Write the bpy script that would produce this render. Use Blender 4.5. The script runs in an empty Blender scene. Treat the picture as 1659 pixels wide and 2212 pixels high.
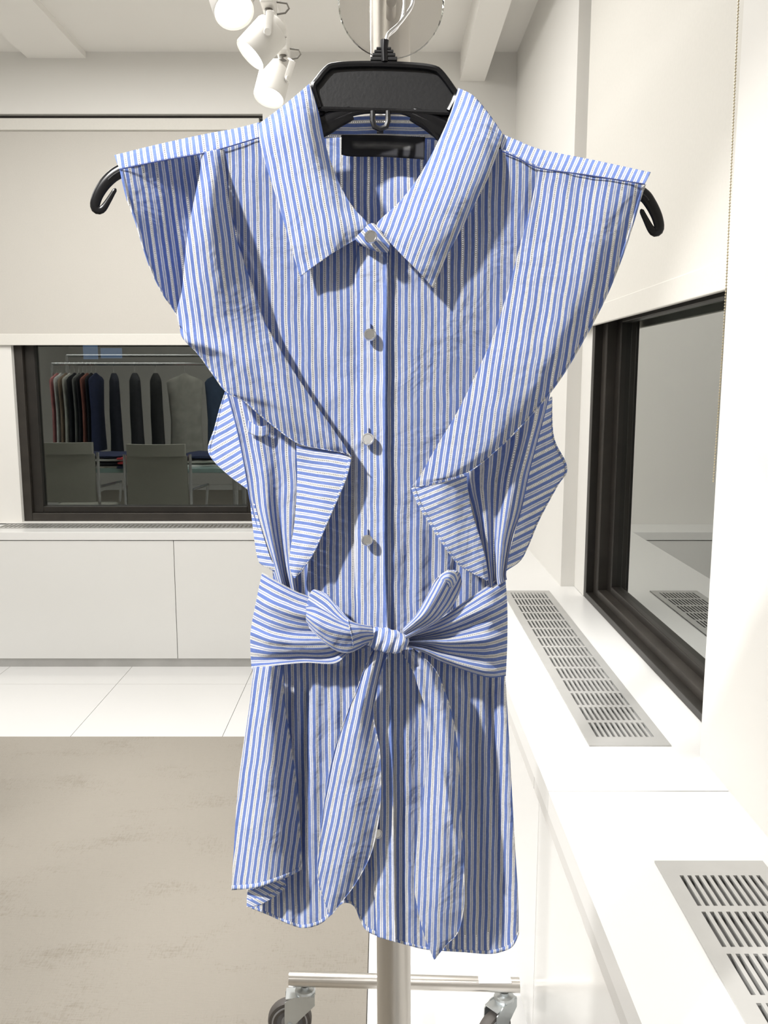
import bpy, bmesh, math, random
from mathutils import Vector, Matrix, noise
random.seed(7)
C = bpy.context.scene.collection
PI = math.pi
# ------------------------------------------------------------------ camera
W, H, F = 1659.0, 2212.0, 1850.0
PITCH = math.radians(8.65); CAMZ = 1.5
cam_d = bpy.data.cameras.new('camera'); cam = bpy.data.objects.new('camera', cam_d); C.objects.link(cam)
cam.location = (0, 0, CAMZ); cam.rotation_euler = (PI/2 - PITCH, 0, 0)
cam_d.sensor_fit = 'VERTICAL'; cam_d.sensor_height = 24.0; cam_d.lens = 24.0*F/H; cam_d.clip_start = 0.02; cam_d.clip_end = 300
bpy.context.scene.camera = cam
# ------------------------------------------------------------------ world (night outside)
world = bpy.data.worlds.new('night'); bpy.context.scene.world = world; world.use_nodes = True
world.node_tree.nodes['Background'].inputs[0].default_value = (0.012, 0.015, 0.022, 1)
world.node_tree.nodes['Background'].inputs[1].default_value = 1.0
vs = bpy.context.scene.view_settings
vs.view_transform = 'Standard'; vs.look = 'None'; vs.gamma = 1.0; vs.exposure = 0.47; vs.use_curve_mapping = False
# ------------------------------------------------------------------ lights
def aim(o, target):
    d = Vector(target) - o.location
    o.rotation_euler = d.to_track_quat('-Z', 'Y').to_euler()
def area(name, loc, size, power, color=(1, .983, .958), target=None):
    l = bpy.data.lights.new(name, 'AREA'); l.shape = 'RECTANGLE'; l.size, l.size_y = size; l.energy = power; l.color = color
    o = bpy.data.objects.new(name, l); C.objects.link(o); o.location = loc
    if target: aim(o, target)
    return o
def spot(name, loc, target, power, cone=60, radius=.04, color=(1, .985, .965), blend=.5):
    l = bpy.data.lights.new(name, 'SPOT'); l.energy = power; l.spot_size = math.radians(cone); l.spot_blend = blend
    l.shadow_soft_size = radius; l.color = color
    o = bpy.data.objects.new(name, l); C.objects.link(o); o.location = loc; aim(o, target)
    return o
area('ceiling_fill_far', (-1.0, 2.9, 3.1), (1.6, 1.6), 50)  # three unseen area lights under the ceiling, added as room fill
area('ceiling_fill_left', (-3.0, 1.4, 3.1), (1.6, 2.4), 42)
area('ceiling_fill_near', (-1.6, -1.6, 3.1), (1.2, 1.2), 15)
spot('spot_key', (-1.10, -.50, 2.72), (-.02, .67, 1.48), 205, 34, .05)
spot('spot_counter', (.20, .3, 3.05), (.45, 1.5, .73), 10, 75, .05)

# ------------------------------------------------------------------ helpers
cp, sp = math.cos(PITCH), math.sin(PITCH)
def ray(u, v):
    a = (u-W/2)/F; b = (H/2-v)/F
    return Vector((a, cp+sp*b, -sp+cp*b))
def at(u, v, Y):
    d = ray(u, v); return Vector((0, 0, CAMZ)) + d*(Y/d.y)
def at_x(u, v, X):
    d = ray(u, v); return Vector((0, 0, CAMZ)) + d*(X/d.x)
def at_z(u, v, Z):
    d = ray(u, v); return Vector((0, 0, CAMZ)) + d*((Z-CAMZ)/d.z)

def link(name, mesh, mat, parent=None, smooth=False, kind=None, label=None):
    if mat: mesh.materials.append(mat)
    if smooth:
        for p in mesh.polygons: p.use_smooth = True
    o = bpy.data.objects.new(name, mesh); C.objects.link(o)
    if parent:
        o.parent = parent; o.matrix_parent_inverse = Matrix.Translation(-parent.location) if parent.type == 'EMPTY' and parent.parent is None and not any(parent.rotation_euler) else parent.matrix_world.inverted()
    if kind: o['kind'] = kind
    if label: o['label'] = label
    return o
def thing(name, label, cat, loc=(0, 0, 0), group=None):
    o = bpy.data.objects.new(name, None); C.objects.link(o); o.location = loc; o.empty_display_size = .05
    o['label'] = label; o['category'] = cat
    if group: o['group'] = group
    return o
def tag(o, label, cat, group=None):
    o['label'] = label; o['category'] = cat
    if group: o['group'] = group
    return o
class MB:
    def __init__(s): s.v = []; s.f = []; s.uv = []
    def box(s, x0, y0, z0, x1, y1, z1):
        b = len(s.v)
        s.v += [(x0, y0, z0), (x1, y0, z0), (x1, y1, z0), (x0, y1, z0), (x0, y0, z1), (x1, y0, z1), (x1, y1, z1), (x0, y1, z1)]
        s.f += [tuple(b+i for i in q) for q in ((0, 3, 2, 1), (4, 5, 6, 7), (0, 1, 5, 4), (1, 2, 6, 5), (2, 3, 7, 6), (3, 0, 4, 7))]
        return s
    def quad(s, *p):
        b = len(s.v); s.v += [tuple(q) for q in p]; s.f.append(tuple(range(b, b+len(p)))); return s
    def tube(s, pts, radii, n=10, flat=1.0, cap=True, axis=None):
        pts = [Vector(p) for p in pts]
        if not hasattr(radii, '__len__'): radii = [radii]*len(pts)
        b = len(s.v); up = None
        for i, p in enumerate(pts):
            t = (pts[min(i+1, len(pts)-1)] - pts[max(i-1, 0)]).normalized()
            if axis is not None:
                n2 = Vector(axis); n1 = t.cross(n2).normalized(); n2 = n1.cross(t).normalized()
            else:
                if up is None:
                    up = Vector((0, 0, 1)) if abs(t.z) < .9 else Vector((1, 0, 0))
                n1 = t.cross(up).normalized(); n2 = n1.cross(t).normalized(); up = n2
            for k in range(n):
                a = 2*PI*k/n
                s.v.append(tuple(p + n1*(math.cos(a)*radii[i]) + n2*(math.sin(a)*radii[i]*flat)))
        for i in range(len(pts)-1):
            for k in range(n):
                k2 = (k+1) % n
                s.f.append((b+i*n+k, b+i*n+k2, b+(i+1)*n+k2, b+(i+1)*n+k))
        if cap:
            s.f.append(tuple(b+k for k in reversed(range(n)))); e = b+(len(pts)-1)*n
            s.f.append(tuple(e+k for k in range(n)))
        return s
    def lathe(s, prof, center, axis, n=24):
        ax = Vector(axis).normalized(); c = Vector(center)
        e1 = ax.orthogonal().normalized(); e2 = ax.cross(e1); b = len(s.v)
        for r, h in prof:
            for k in range(n):
                a = 2*PI*k/n; s.v.append(tuple(c + ax*h + e1*(r*math.cos(a)) + e2*(r*math.sin(a))))
        for i in range(len(prof)-1):
            for k in range(n):
                k2 = (k+1) % n; s.f.append((b+i*n+k, b+i*n+k2, b+(i+1)*n+k2, b+(i+1)*n+k))
        return s
    def prism(s, poly, thick):           # poly: Vectors in one plane; thick: Vector
        b = len(s.v); n = len(poly); t = Vector(thick)
        s.v += [tuple(p) for p in poly] + [tuple(Vector(p)+t) for p in poly]
        s.f.append(tuple(b+i for i in range(n))); s.f.append(tuple(b+n+i for i in reversed(range(n))))
        for i in range(n):
            j = (i+1) % n; s.f.append((b+i, b+n+i, b+n+j, b+j))
        return s
    def sphere(s, c, r, n=6, m=4):
        return s.lathe([(max(1e-5, r*math.sin(PI*i/m)), -r*math.cos(PI*i/m)) for i in range(m+1)], c, (0, 0, 1), n)
    def mesh(s, name):
        m = bpy.data.meshes.new(name); m.from_pydata(s.v, [], s.f); m.update()
        bm = bmesh.new(); bm.from_mesh(m); bmesh.ops.recalc_face_normals(bm, faces=bm.faces); bm.to_mesh(m); bm.free()
        return m
    def build(s, name, mat, parent=None, smooth=False, bevel=0, **k):
        o = link(name, s.mesh(name), mat, parent, smooth, **k)
        if bevel:
            md = o.modifiers.new('bevel', 'BEVEL'); md.width = bevel; md.segments = 2; md.limit_method = 'ANGLE'
        if smooth:
            md = o.modifiers.new('edges', 'EDGE_SPLIT'); md.split_angle = math.radians(40)
        return o
# ------------------------------------------------------------------ materials
def mat(name, color, rough=.5, metal=0, noise_amt=0, noise_scale=8, bump=0, bump_scale=60, spec=.5, emit=None, coat=0, stretch=None):
    m = bpy.data.materials.new(name); m.use_nodes = True; nt = m.node_tree; b = nt.nodes['Principled BSDF']
    b.inputs['Base Color'].default_value = (*color, 1); b.inputs['Roughness'].default_value = rough; b.inputs['Metallic'].default_value = metal
    b.inputs['Specular IOR Level'].default_value = spec; b.inputs['Coat Weight'].default_value = coat
    if emit: b.inputs['Emission Color'].default_value = (*emit[0], 1); b.inputs['Emission Strength'].default_value = emit[1]
    tc = nt.nodes.new('ShaderNodeTexCoord'); src = tc.outputs['Object']
    if stretch:
        mp = nt.nodes.new('ShaderNodeMapping'); mp.inputs['Scale'].default_value = stretch; nt.links.new(src, mp.inputs[0]); src = mp.outputs[0]
    if noise_amt:
        n = nt.nodes.new('ShaderNodeTexNoise'); n.inputs['Scale'].default_value = noise_scale; n.inputs['Detail'].default_value = 5
        nt.links.new(src, n.inputs['Vector'])
        r = nt.nodes.new('ShaderNodeMixRGB'); r.blend_type = 'MULTIPLY'; r.inputs[0].default_value = 1
        mr = nt.nodes.new('ShaderNodeMapRange'); mr.inputs['From Min'].default_value = .3; mr.inputs['From Max'].default_value = .7
        mr.inputs['To Min'].default_value = 1-noise_amt; mr.inputs['To Max'].default_value = 1+noise_amt*.4
        nt.links.new(n.outputs[0], mr.inputs[0]); nt.links.new(mr.outputs[0], r.inputs[2]); r.inputs[1].default_value = (*color, 1)
        nt.links.new(r.outputs[0], b.inputs['Base Color'])
    if bump:
        n2 = nt.nodes.new('ShaderNodeTexNoise'); n2.inputs['Scale'].default_value = bump_scale; n2.inputs['Detail'].default_value = 3
        nt.links.new(src, n2.inputs['Vector'])
        bp = nt.nodes.new('ShaderNodeBump'); bp.inputs['Strength'].default_value = bump; bp.inputs['Distance'].default_value = .002
        nt.links.new(n2.outputs[0], bp.inputs['Height']); nt.links.new(bp.outputs[0], b.inputs['Normal'])
    return m
M = {}
M['wall'] = mat('wall_paint', (.79, .775, .74), .6, noise_amt=.015, noise_scale=2, bump=.05, bump_scale=90)
M['ceiling'] = mat('ceiling_paint', (.86, .84, .80), .7, noise_amt=.01, noise_scale=3)
M['lacquer'] = mat('white_lacquer', (.74, .735, .715), .22, noise_amt=.008, noise_scale=1.5)
M['worktop'] = mat('white_worktop', (.77, .765, .75), .3, noise_amt=.008, noise_scale=2)
M['edge'] = mat('worktop_edge', (.66, .65, .63), .35, noise_amt=.01)
M['tile'] = mat('white_floor_tile', (.72, .715, .705), .16, noise_amt=.012, noise_scale=1.5)
M['grout'] = mat('grout', (.55, .54, .52), .8, noise_amt=.05)
M['steel'] = mat('brushed_steel', (.62, .59, .55), .3, 1, noise_amt=.06, noise_scale=30, stretch=(1, 1, .03))
M['steel_bar'] = mat('brushed_steel_bar', (.68, .65, .61), .28, 1, noise_amt=.06, noise_scale=30, stretch=(.03, 1, 1))
M['zinc'] = mat('zinc_plate', (.60, .63, .64), .3, .85, noise_amt=.1, noise_scale=20)
M['grille'] = mat('grille_metal', (.50, .495, .48), .45, .35, noise_amt=.05, noise_scale=15)
M['duct'] = mat('duct_dark', (.16, .15, .13), .7, noise_amt=.2, noise_scale=10)
M['kick'] = mat('kick_metal', (.50, .495, .48), .35, .5, noise_amt=.12, noise_scale=6)
M['blind'] = mat('blind_fabric', (.585, .56, .515), .85, noise_amt=.03, noise_scale=200, bump=.1, bump_scale=400)
M['blindbar'] = mat('blind_hem', (.73, .71, .66), .7, noise_amt=.02, noise_scale=100)
M['winframe'] = mat('dark_window_frame', (.020, .017, .014), .42, .2, noise_amt=.25, noise_scale=12, bump=.1)
M['winframe2'] = mat('brown_window_frame', (.035, .030, .025), .45, .2, noise_amt=.25, noise_scale=12)
M['black'] = mat('black_plastic', (.008, .008, .009), .44, spec=.5, noise_amt=.1, noise_scale=40, bump=.06, bump_scale=400)
M['blackglossy'] = mat('black_plastic_glossy', (.006, .006, .007), .22, spec=.35, noise_amt=.1, noise_scale=40)
M['chrome'] = mat('chrome', (.82, .82, .83), .12, 1, noise_amt=.03)
M['spotwhite'] = mat('white_fixture', (.74, .72, .68), .4, noise_amt=.02)
M['spotgrey'] = mat('dark_fixture', (.16, .15, .13), .5, noise_amt=.05)
M['lens'] = mat('lamp_lens', (1, 1, 1), .3, emit=((1, .96, .88), 9), noise_amt=.01)
M['rubber'] = mat('grey_rubber', (.105, .095, .088), .6, noise_amt=.1, noise_scale=30)
M['hub'] = mat('grey_hub', (.16, .16, .17), .5, noise_amt=.1, noise_scale=30)
M['ring'] = mat('grey_ring', (.36, .36, .37), .5, noise_amt=.05)
M['sticker'] = mat('white_sticker', (.85, .85, .84), .5, noise_amt=.02)
M['bead'] = mat('bead_brass', (.52, .46, .33), .35, .6, noise_amt=.1)
M['chairmesh'] = mat('chair_mesh', (.42, .41, .36), .7, noise_amt=.08, noise_scale=120)
M['litwin'] = mat('lit_window', (.5, .5, .5), .5, emit=((.75, .85, 1), 1.6), noise_amt=.01)
M['facade'] = mat('night_facade', (.05, .05, .05), .9, noise_amt=.2)
def rug_mat():
    m = bpy.data.materials.new('rug_weave'); m.use_nodes = True; nt = m.node_tree; b = nt.nodes['Principled BSDF']
    tc = nt.nodes.new('ShaderNodeTexCoord')
    def nz(scale, st, det=4):
        mp = nt.nodes.new('ShaderNodeMapping'); mp.inputs['Scale'].default_value = st; nt.links.new(tc.outputs['Object'], mp.inputs[0])
        n = nt.nodes.new('ShaderNodeTexNoise'); n.inputs['Scale'].default_value = scale; n.inputs['Detail'].default_value = det; nt.links.new(mp.outputs[0], n.inputs['Vector']); return n.outputs[0]
    a = nz(3.2, (1, 2.2, 1)); c = nz(130, (.35, 2.2, 1), 2); d = nz(130, (2.2, .35, 1), 2)
    def math_(op, x, y):
        n = nt.nodes.new('ShaderNodeMath'); n.operation = op
        for i, q in enumerate((x, y)):
            if isinstance(q, (int, float)): n.inputs[i].default_value = q
            else: nt.links.new(q, n.inputs[i])
        return n.outputs[0]
    t = math_('ADD', math_('MULTIPLY', a, 1.1), math_('ADD', math_('MULTIPLY', c, .55), math_('MULTIPLY', d, .55)))
    r = nt.nodes.new('ShaderNodeValToRGB'); r.color_ramp.elements[0].position = .6; r.color_ramp.elements[0].color = (.225, .200, .165, 1)
    r.color_ramp.elements[1].position = 1.45; r.color_ramp.elements[1].color = (.315, .290, .252, 1)
    nt.links.new(t, r.inputs[0]); nt.links.new(r.outputs[0], b.inputs['Base Color']); b.inputs['Roughness'].default_value = .95; b.inputs['Specular IOR Level'].default_value = .15
    bp = nt.nodes.new('ShaderNodeBump'); bp.inputs['Strength'].default_value = .4; bp.inputs['Distance'].default_value = .003
    nt.links.new(math_('ADD', c, d), bp.inputs['Height']); nt.links.new(bp.outputs[0], b.inputs['Normal'])
    return m
M['rug'] = rug_mat()
def glass_mat(name, tint, boost, ior=1.5, rough=0.0, haze=0):
    m = bpy.data.materials.new(name); m.use_nodes = True; nt = m.node_tree; nt.nodes.clear()
    out = nt.nodes.new('ShaderNodeOutputMaterial'); mix = nt.nodes.new('ShaderNodeMixShader')
    tr = nt.nodes.new('ShaderNodeBsdfTransparent'); tr.inputs[0].default_value = (*tint, 1)
    gl = nt.nodes.new('ShaderNodeBsdfGlossy'); gl.inputs['Roughness'].default_value = rough; gl.inputs[0].default_value = (.95, .97, .95, 1)
    fr = nt.nodes.new('ShaderNodeFresnel'); fr.inputs[0].default_value = ior
    def m_(op, a, b):
        n = nt.nodes.new('ShaderNodeMath'); n.operation = op
        for i, q in enumerate((a, b)):
            if isinstance(q, (int, float)): n.inputs[i].default_value = q
            else: nt.links.new(q, n.inputs[i])
        return n.outputs[0]
    f = fr.outputs[0]         # N reflecting faces of a double pane: N F / (1 + (N-1) F)
    nt.links.new(m_('DIVIDE', m_('MULTIPLY', f, boost), m_('ADD', m_('MULTIPLY', f, boost-1), 1)), mix.inputs[0])
    if haze:                  # slightly cloudy plastic
        df = nt.nodes.new('ShaderNodeBsdfDiffuse'); df.inputs[0].default_value = (.62, .59, .56, 1); mh = nt.nodes.new('ShaderNodeMixShader'); mh.inputs[0].default_value = haze
        nt.links.new(tr.outputs[0], mh.inputs[1]); nt.links.new(df.outputs[0], mh.inputs[2]); tr = mh
    nt.links.new(tr.outputs[0], mix.inputs[1]); nt.links.new(gl.outputs[0], mix.inputs[2]); nt.links.new(mix.outputs[0], out.inputs[0])
    return m
M['glass'] = glass_mat('double_glazing', (.7, .75, .72), 4)
M['acrylic'] = glass_mat('clear_acrylic', (.93, .92, .90), 1, haze=.22)

def fabric_mat(name, trans=.28, dark=1.0, tone=(1, 1, 1)):
    m = bpy.data.materials.new(name); m.use_nodes = True; nt = m.node_tree; nt.nodes.clear()
    N = nt.nodes.new; L = nt.links.new
    def m_(op, a, b=None, c=None):
        n = N('ShaderNodeMath'); n.operation = op
        for i, q in enumerate((a, b, c)):
            if q is None: continue
            if isinstance(q, (int, float)): n.inputs[i].default_value = q
            else: L(q, n.inputs[i])
        return n.outputs[0]
    out = N('ShaderNodeOutputMaterial'); uv = N('ShaderNodeUVMap'); uv.uv_map = 'UVMap'
    sx = N('ShaderNodeSeparateXYZ'); L(uv.outputs[0], sx.inputs[0]); u, v = sx.outputs[0], sx.outputs[1]
    wob = N('ShaderNodeTexNoise'); wob.inputs['Scale'].default_value = .35; L(uv.outputs[0], wob.inputs['Vector'])
    uw = m_('ADD', u, m_('MULTIPLY', m_('SUBTRACT', wob.outputs[0], .5), .18))
    fr = m_('FRACT', uw)
    ramp = N('ShaderNodeValToRGB'); cr = ramp.color_ramp; cr.interpolation = 'LINEAR'
    blue = (.225, .310, .620, 1); blue2 = (.200, .285, .600, 1); white = (.81, .81, .82, 1); cream = (.82, .81, .785, 1); mid = (.66, .655, .64, 1); lb = (.37, .43, .63, 1)
    st = [(0, blue2), (.012, cream), (.078, cream), (.09, mid), (.165, mid), (.177, cream), (.245, cream), (.262, blue), (.49, blue), (.507, white), (.585, white), (.60, lb), (.65, lb), (.665, white), (.742, white), (.758, blue2), (1, blue2)]
    e = cr.elements
    while len(e) > 1: e.remove(e[-1])
    e[0].position = 0; e[0].color = st[0][1]
    for p, c in st[1:]:
        x = e.new(p); x.color = c
    L(fr, ramp.inputs[0])
    # heathered chambray yarn
    mp = N('ShaderNodeMapping'); mp.inputs['Scale'].default_value = (14, 1.6, 1); L(uv.outputs[0], mp.inputs[0])
    n1 = N('ShaderNodeTexNoise'); n1.inputs['Scale'].default_value = 2.2; n1.inputs['Detail'].default_value = 3; L(mp.outputs[0], n1.inputs['Vector'])
    mp2 = N('ShaderNodeMapping'); mp2.inputs['Scale'].default_value = (1.6, 14, 1); L(uv.outputs[0], mp2.inputs[0])
    n2 = N('ShaderNodeTexNoise'); n2.inputs['Scale'].default_value = 2.2; n2.inputs['Detail'].default_value = 3; L(mp2.outputs[0], n2.inputs['Vector'])
    yarn = m_('ADD', m_('MULTIPLY', m_('ADD', n1.outputs[0], n2.outputs[0]), .45), .55)
    mul = N('ShaderNodeMixRGB'); mul.blend_type = 'MULTIPLY'; mul.inputs[0].default_value = 1; L(ramp.outputs[0], mul.inputs[1]); L(yarn, mul.inputs[2])
    tn = N('ShaderNodeMixRGB'); tn.blend_type = 'MULTIPLY'; tn.inputs[0].default_value = 1; L(mul.outputs[0], tn.inputs[1]); tn.inputs[2].default_value = (*[t*dark for t in tone], 1)
    col = tn.outputs[0]
    # crumple bump
    tc = N('ShaderNodeTexCoord')
    b1 = N('ShaderNodeTexNoise'); b1.inputs['Scale'].default_value = 22; b1.inputs['Detail'].default_value = 4; b1.inputs['Distortion'].default_value = .6; L(tc.outputs['Object'], b1.inputs['Vector'])
    bp = N('ShaderNodeBump'); bp.inputs['Strength'].default_value = .5; bp.inputs['Distance'].default_value = .016; L(b1.outputs[0], bp.inputs['Height'])
    df = N('ShaderNodeBsdfDiffuse'); df.inputs['Roughness'].default_value = .6; L(col, df.inputs[0]); L(bp.outputs[0], df.inputs['Normal'])
    tl = N('ShaderNodeBsdfTranslucent'); L(col, tl.inputs[0]); L(bp.outputs[0], tl.inputs['Normal'])
    mx = N('ShaderNodeMixShader'); mx.inputs[0].default_value = trans; L(df.outputs[0], mx.inputs[1]); L(tl.outputs[0], mx.inputs[2])
    # openwork holes of the ladder stripe
    hole = m_('MULTIPLY', m_('MULTIPLY', m_('GREATER_THAN', fr, .088), m_('LESS_THAN', fr, .168)), m_('GREATER_THAN', m_('FRACT', m_('MULTIPLY', v, 7.0)), .52))
    tr = N('ShaderNodeBsdfTransparent')
    mh = N('ShaderNodeMixShader'); L(m_('MULTIPLY', hole, .8), mh.inputs[0]); L(mx.outputs[0], mh.inputs[1]); L(tr.outputs[0], mh.inputs[2])
    L(mh.outputs[0], out.inputs[0])
    return m
M['cloth'] = fabric_mat('striped_cotton', .36)
M['hem'] = fabric_mat('striped_cotton_double', .08, .92)
M['facing'] = fabric_mat('striped_cotton_facing', .16)

# ------------------------------------------------------------------ room shell
WB = 4.62            # back wall face
CEIL = 3.145
RX = .656            # right wall face (near pier)
LX, FY = -4.6, -3.2
def struct(mb, name, m, **k):
    o = mb.build(name, m, **k); o['kind'] = 'structure'; return o
floor = struct(MB().box(LX, FY, -.12, .76, 4.95, -.012), 'floor', M['grout'])
TS = .65
tile_mesh = None
ix0, ix1 = -5, 2
for ix in range(-6, 2):
    for iy in range(-5, 8):
        x0 = -.69 + ix*TS; y0 = .22 + iy*TS
        if x0 < LX-.3 or x0 > .34: continue
        if tile_mesh is None:
            tile_mesh = MB().box(0, 0, -.012, TS-.0025, TS-.0025, 0).mesh('tile'); tile_mesh.materials.append(M['tile'])
        o = bpy.data.objects.new('tile', tile_mesh); C.objects.link(o); o.location = (x0, y0, 0); o.parent = floor
struct(MB().box(LX-.1, FY-.1, CEIL, 1.0, 5.0, CEIL+.1), 'ceiling', M['ceiling'])
struct(MB().box(.385, FY, 3.006, .51, WB, CEIL+.01), 'trim_1', M['ceiling'])
struct(MB().box(-1.80, FY, CEIL-.03, -1.505, WB, CEIL+.01), 'trim_2', M['ceiling'])
# back wall with window recess
RL, RR, RT = -2.13, -.619, 2.85
mb = MB()
mb.box(LX-.1, WB, -.1, RL, WB+.3, CEIL+.05); mb.box(RR, WB, -.1, 1.0, WB+.3, CEIL+.05)
mb.box(RL, WB, RT, RR, WB+.3, CEIL+.05); mb.box(RL, WB, -.1, RR, WB+.3, .735)
struct(mb, 'wall_back', M['wall'])
struct(MB().box(LX-.1, FY, -.1, LX, 5.0, CEIL+.05), 'wall_left', M['wall'])
struct(MB().box(LX-.1, FY-.1, -.1, 1.0, FY, CEIL+.05), 'wall_front', M['wall'])
# right wall: near pier, recess over the counter, far pier
mb = MB()
YN, YF = 1.683, 3.18
mb.box(RX, FY, -.1, 1.0, YN, CEIL+.05); mb.box(.672, YF, -.1, 1.0, 5.0, CEIL+.05)
mb.box(.725, YN, -.1, .98, YF, .73); mb.box(.725, YN, 2.95, .98, YF, CEIL+.05)
struct(mb, 'wall_right', M['wall'])
# ---- back window
def frame_rect(mb, x0, x1, z0, z1, w, y0, y1, wb=None):
    wb = wb or w
    mb.box(x0, y0, z0, x0+w, y1, z1); mb.box(x1-w, y0, z0, x1, y1, z1)
    mb.box(x0+w, y0, z0, x1-w, y1, z0+wb); mb.box(x0+w, y0, z1-wb, x1-w, y1, z1)
wb_o = MB(); frame_rect(wb_o, -1.995, -.66, .735, 2.6, .045, 4.69, 4.80)
win1 = struct(wb_o, 'window_1', M['winframe2'], bevel=.003)
mb = MB(); frame_rect(mb, -1.95, -.705, .78, 2.55, .055, 4.715, 4.79, .035); mb.build('sash', M['winframe'], win1, bevel=.003)
MB().box(-1.90, 4.745, .812, -.755, 4.75, 2.52).build('pane', M['glass'], win1)
# jamb boards beside the frame
mb = MB(); mb.box(RL, 4.66, .735, -1.995, 4.92, 2.85); mb.box(-.66, 4.68, .735, RR, 4.92, 2.85)
struct(mb, 'trim_3', M['wall'])
# ---- right window (in the recess)
mb = MB()
def frame_rect_x(mb, y0, y1, z0, z1, w, x0, x1, wb=None):
    wb = wb or w
    mb.box(x0, y0, z0, x1, y0+w, z1); mb.box(x0, y1-w, z0, x1, y1, z1)
    mb.box(x0, y0+w, z0, x1, y1-w, z0+wb); mb.box(x0, y0+w, z1-wb, x1, y1-w, z1)
frame_rect_x(mb, 1.69, 3.03, .731, 2.5, .035, .724, .86, .022)
win2 = struct(mb, 'window_2', M['winframe'], bevel=.002)
mb = MB(); frame_rect_x(mb, 1.72, 2.995, .751, 1.74, .06, .75, .86, .026); mb.build('sash', M['winframe2'], win2, bevel=.003)
mb = MB(); frame_rect_x(mb, 1.77, 2.94, .773, 1.72, .062, .782, .85, .028); mb.build('sash', M['winframe'], win2, bevel=.003)
MB().box(.80, 1.82, .79, .806, 2.885, 1.70).build('pane', M['glass'], win2)
struct(MB().box(.724, 3.03, .731, .98, YF, 2.95), 'trim_5', M['wall'])
struct(MB().box(.86, 1.683, 1.74, .98, 3.03, 2.95), 'trim_6', M['wall'])

# ------------------------------------------------------------------ roller blinds
bl = thing('roller_blind', 'pale beige roller blind half lowered over the dark window on the far wall', 'blind', (-1.37, 4.665, 1.70))
MB().box(RL+.012, 4.645, 1.75, RR-.012, 4.648, 2.78).build('blind_fabric', M['blind'], bl)
MB().box(RL+.012, 4.640, 1.692, RR-.012, 4.653, 1.752).build('hem_bar', M['blindbar'], bl, bevel=.003)
MB().box(RL+.012, 4.628, 2.775, RR-.02, 4.68, 2.832).build('cassette', M['blindbar'], bl, bevel=.003)
struct(MB().box(RL, 4.66, 2.834, RR, 4.70, 2.85), 'gap_shade_strip', M['winframe2'])  # dark bar standing in for the shaded gap above the blind cassette
bl2 = thing('roller_blind', 'cream roller blind with bead chain over the window on the right wall', 'blind', (.70, 2.4, 1.685))
MB().box(.700, YN+.012, 1.745, .703, 3.115, 2.93).build('blind_fabric', M['blindbar'], bl2)
MB().box(.695, YN+.012, 1.685, .708, 3.115, 1.747).build('hem_bar', M['blindbar'], bl2, bevel=.003)
mb = MB()
pts = [at_x(1597, -40, .664), at_x(1569, 612, .664), at_x(1562, 740, .664), at_x(1551, 900, .664), at_x(1541, 1040, .664)]
n = 165
def pl_at(pts, t):
    ds = [(pts[i+1]-pts[i]).length for i in range(len(pts)-1)]; s = t*sum(ds)
    for i, d in enumerate(ds):
        if s <= d or i == len(ds)-1: return pts[i].lerp(pts[i+1], min(1, s/d))
        s -= d
for i in range(n):
    mb.sphere(pl_at(pts, i/(n-1)), .0021)
mb.tube(pts, .0007, 5)
mb.build('bead_chain', M['bead'], bl2, smooth=True, kind='stuff', label='thin brass coloured bead chain')

# ------------------------------------------------------------------ right counter
CT, CB = .73, .687
GX0, GX1 = .462, .594
def worktop(y0, y1, holes, label):
    mb = MB(); mb.box(.3127, y0, CB, GX0, y1, CT); mb.box(GX1, y0, CB, .724 if y0 > 1.4 else RX, y1, CT)
    ys = [y0] + [q for h in holes for q in h] + [y1]
    for a, b in zip(ys[0::2], ys[1::2]): mb.box(GX0, a, CB, GX1, b, CT)
    o = mb.build('worktop', M['worktop']); tag(o, label, 'worktop'); return o
worktop(1.532, WB, [(1.77, 3.06)], 'white worktop along the right window with the far long grille in it')
worktop(-.6, 1.529, [(-.10, 1.25)], 'white worktop nearest the camera at lower right with the cut-off grille')
o = MB().box(LX, 4.37, CB, .3115, WB, CT).build('worktop', M['worktop'], bevel=.002); tag(o, 'white worktop under the dark window on the far wall', 'worktop')
o = MB().box(RL, WB, CB+.03, RR, 4.69, CT+.004).build('window_sill', M['worktop']); tag(o, 'white sill ledge under the far dark window frame', 'sill')
def grille(y0, y1, rows, label, flip=False):
    t = thing('vent_grille', label, 'grille', (.526, (y0+y1)/2, CT))
    x0, x1 = .438, .613; mb = MB(); z0, z1 = CT, CT+.0035
    pitch = .0932; sl = .079; m0 = .042
    ys = []
    for r in range(rows):
        a = (y0+m0+r*pitch) if not flip else (y1-m0-sl-r*pitch)
        ys.append((a, a+sl))
    ys.sort()
    nsl = 11; sp_ = (GX1-GX0)/nsl; sw = sp_*.52
    xs = [(GX0+i*sp_+.002, GX0+i*sp_+.002+sw) for i in range(nsl)]
    prev = y0
    for a, b in ys:
        mb.box(x0, prev, z0, x1, a, z1)
        px = x0
        for c, d in xs:
            mb.box(px, a, z0, c, b, z1); px = d
        mb.box(px, a, z0, x1, b, z1); prev = b
    mb.box(x0, prev, z0, x1, y1, z1)
    mb.build('slotted_plate', M['grille'], t)
    mb = MB()
    for i in range(10):
        xx = GX0+(i+.78)*sp_+.003; mb.box(xx, y0+.03, CT-.035, xx+.0015, y1-.03, CT-.004)
    mb.build('fins', M['grille'], t)
    mb = MB(); mb.box(GX0-.02, y0+.02, CB-.09, GX1+.02, y1-.02, CB-.08); mb.box(GX0-.02, y0, CB-.09, GX0-.01, y1, CB-.001); mb.box(GX1+.01, y0, CB-.09, GX1+.02, y1, CB-.001)
    mb.build('duct', M['duct'], t)
grille(1.733, 3.10, 14, 'grey metal slotted grille, farther of the two in the right worktop')
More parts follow.
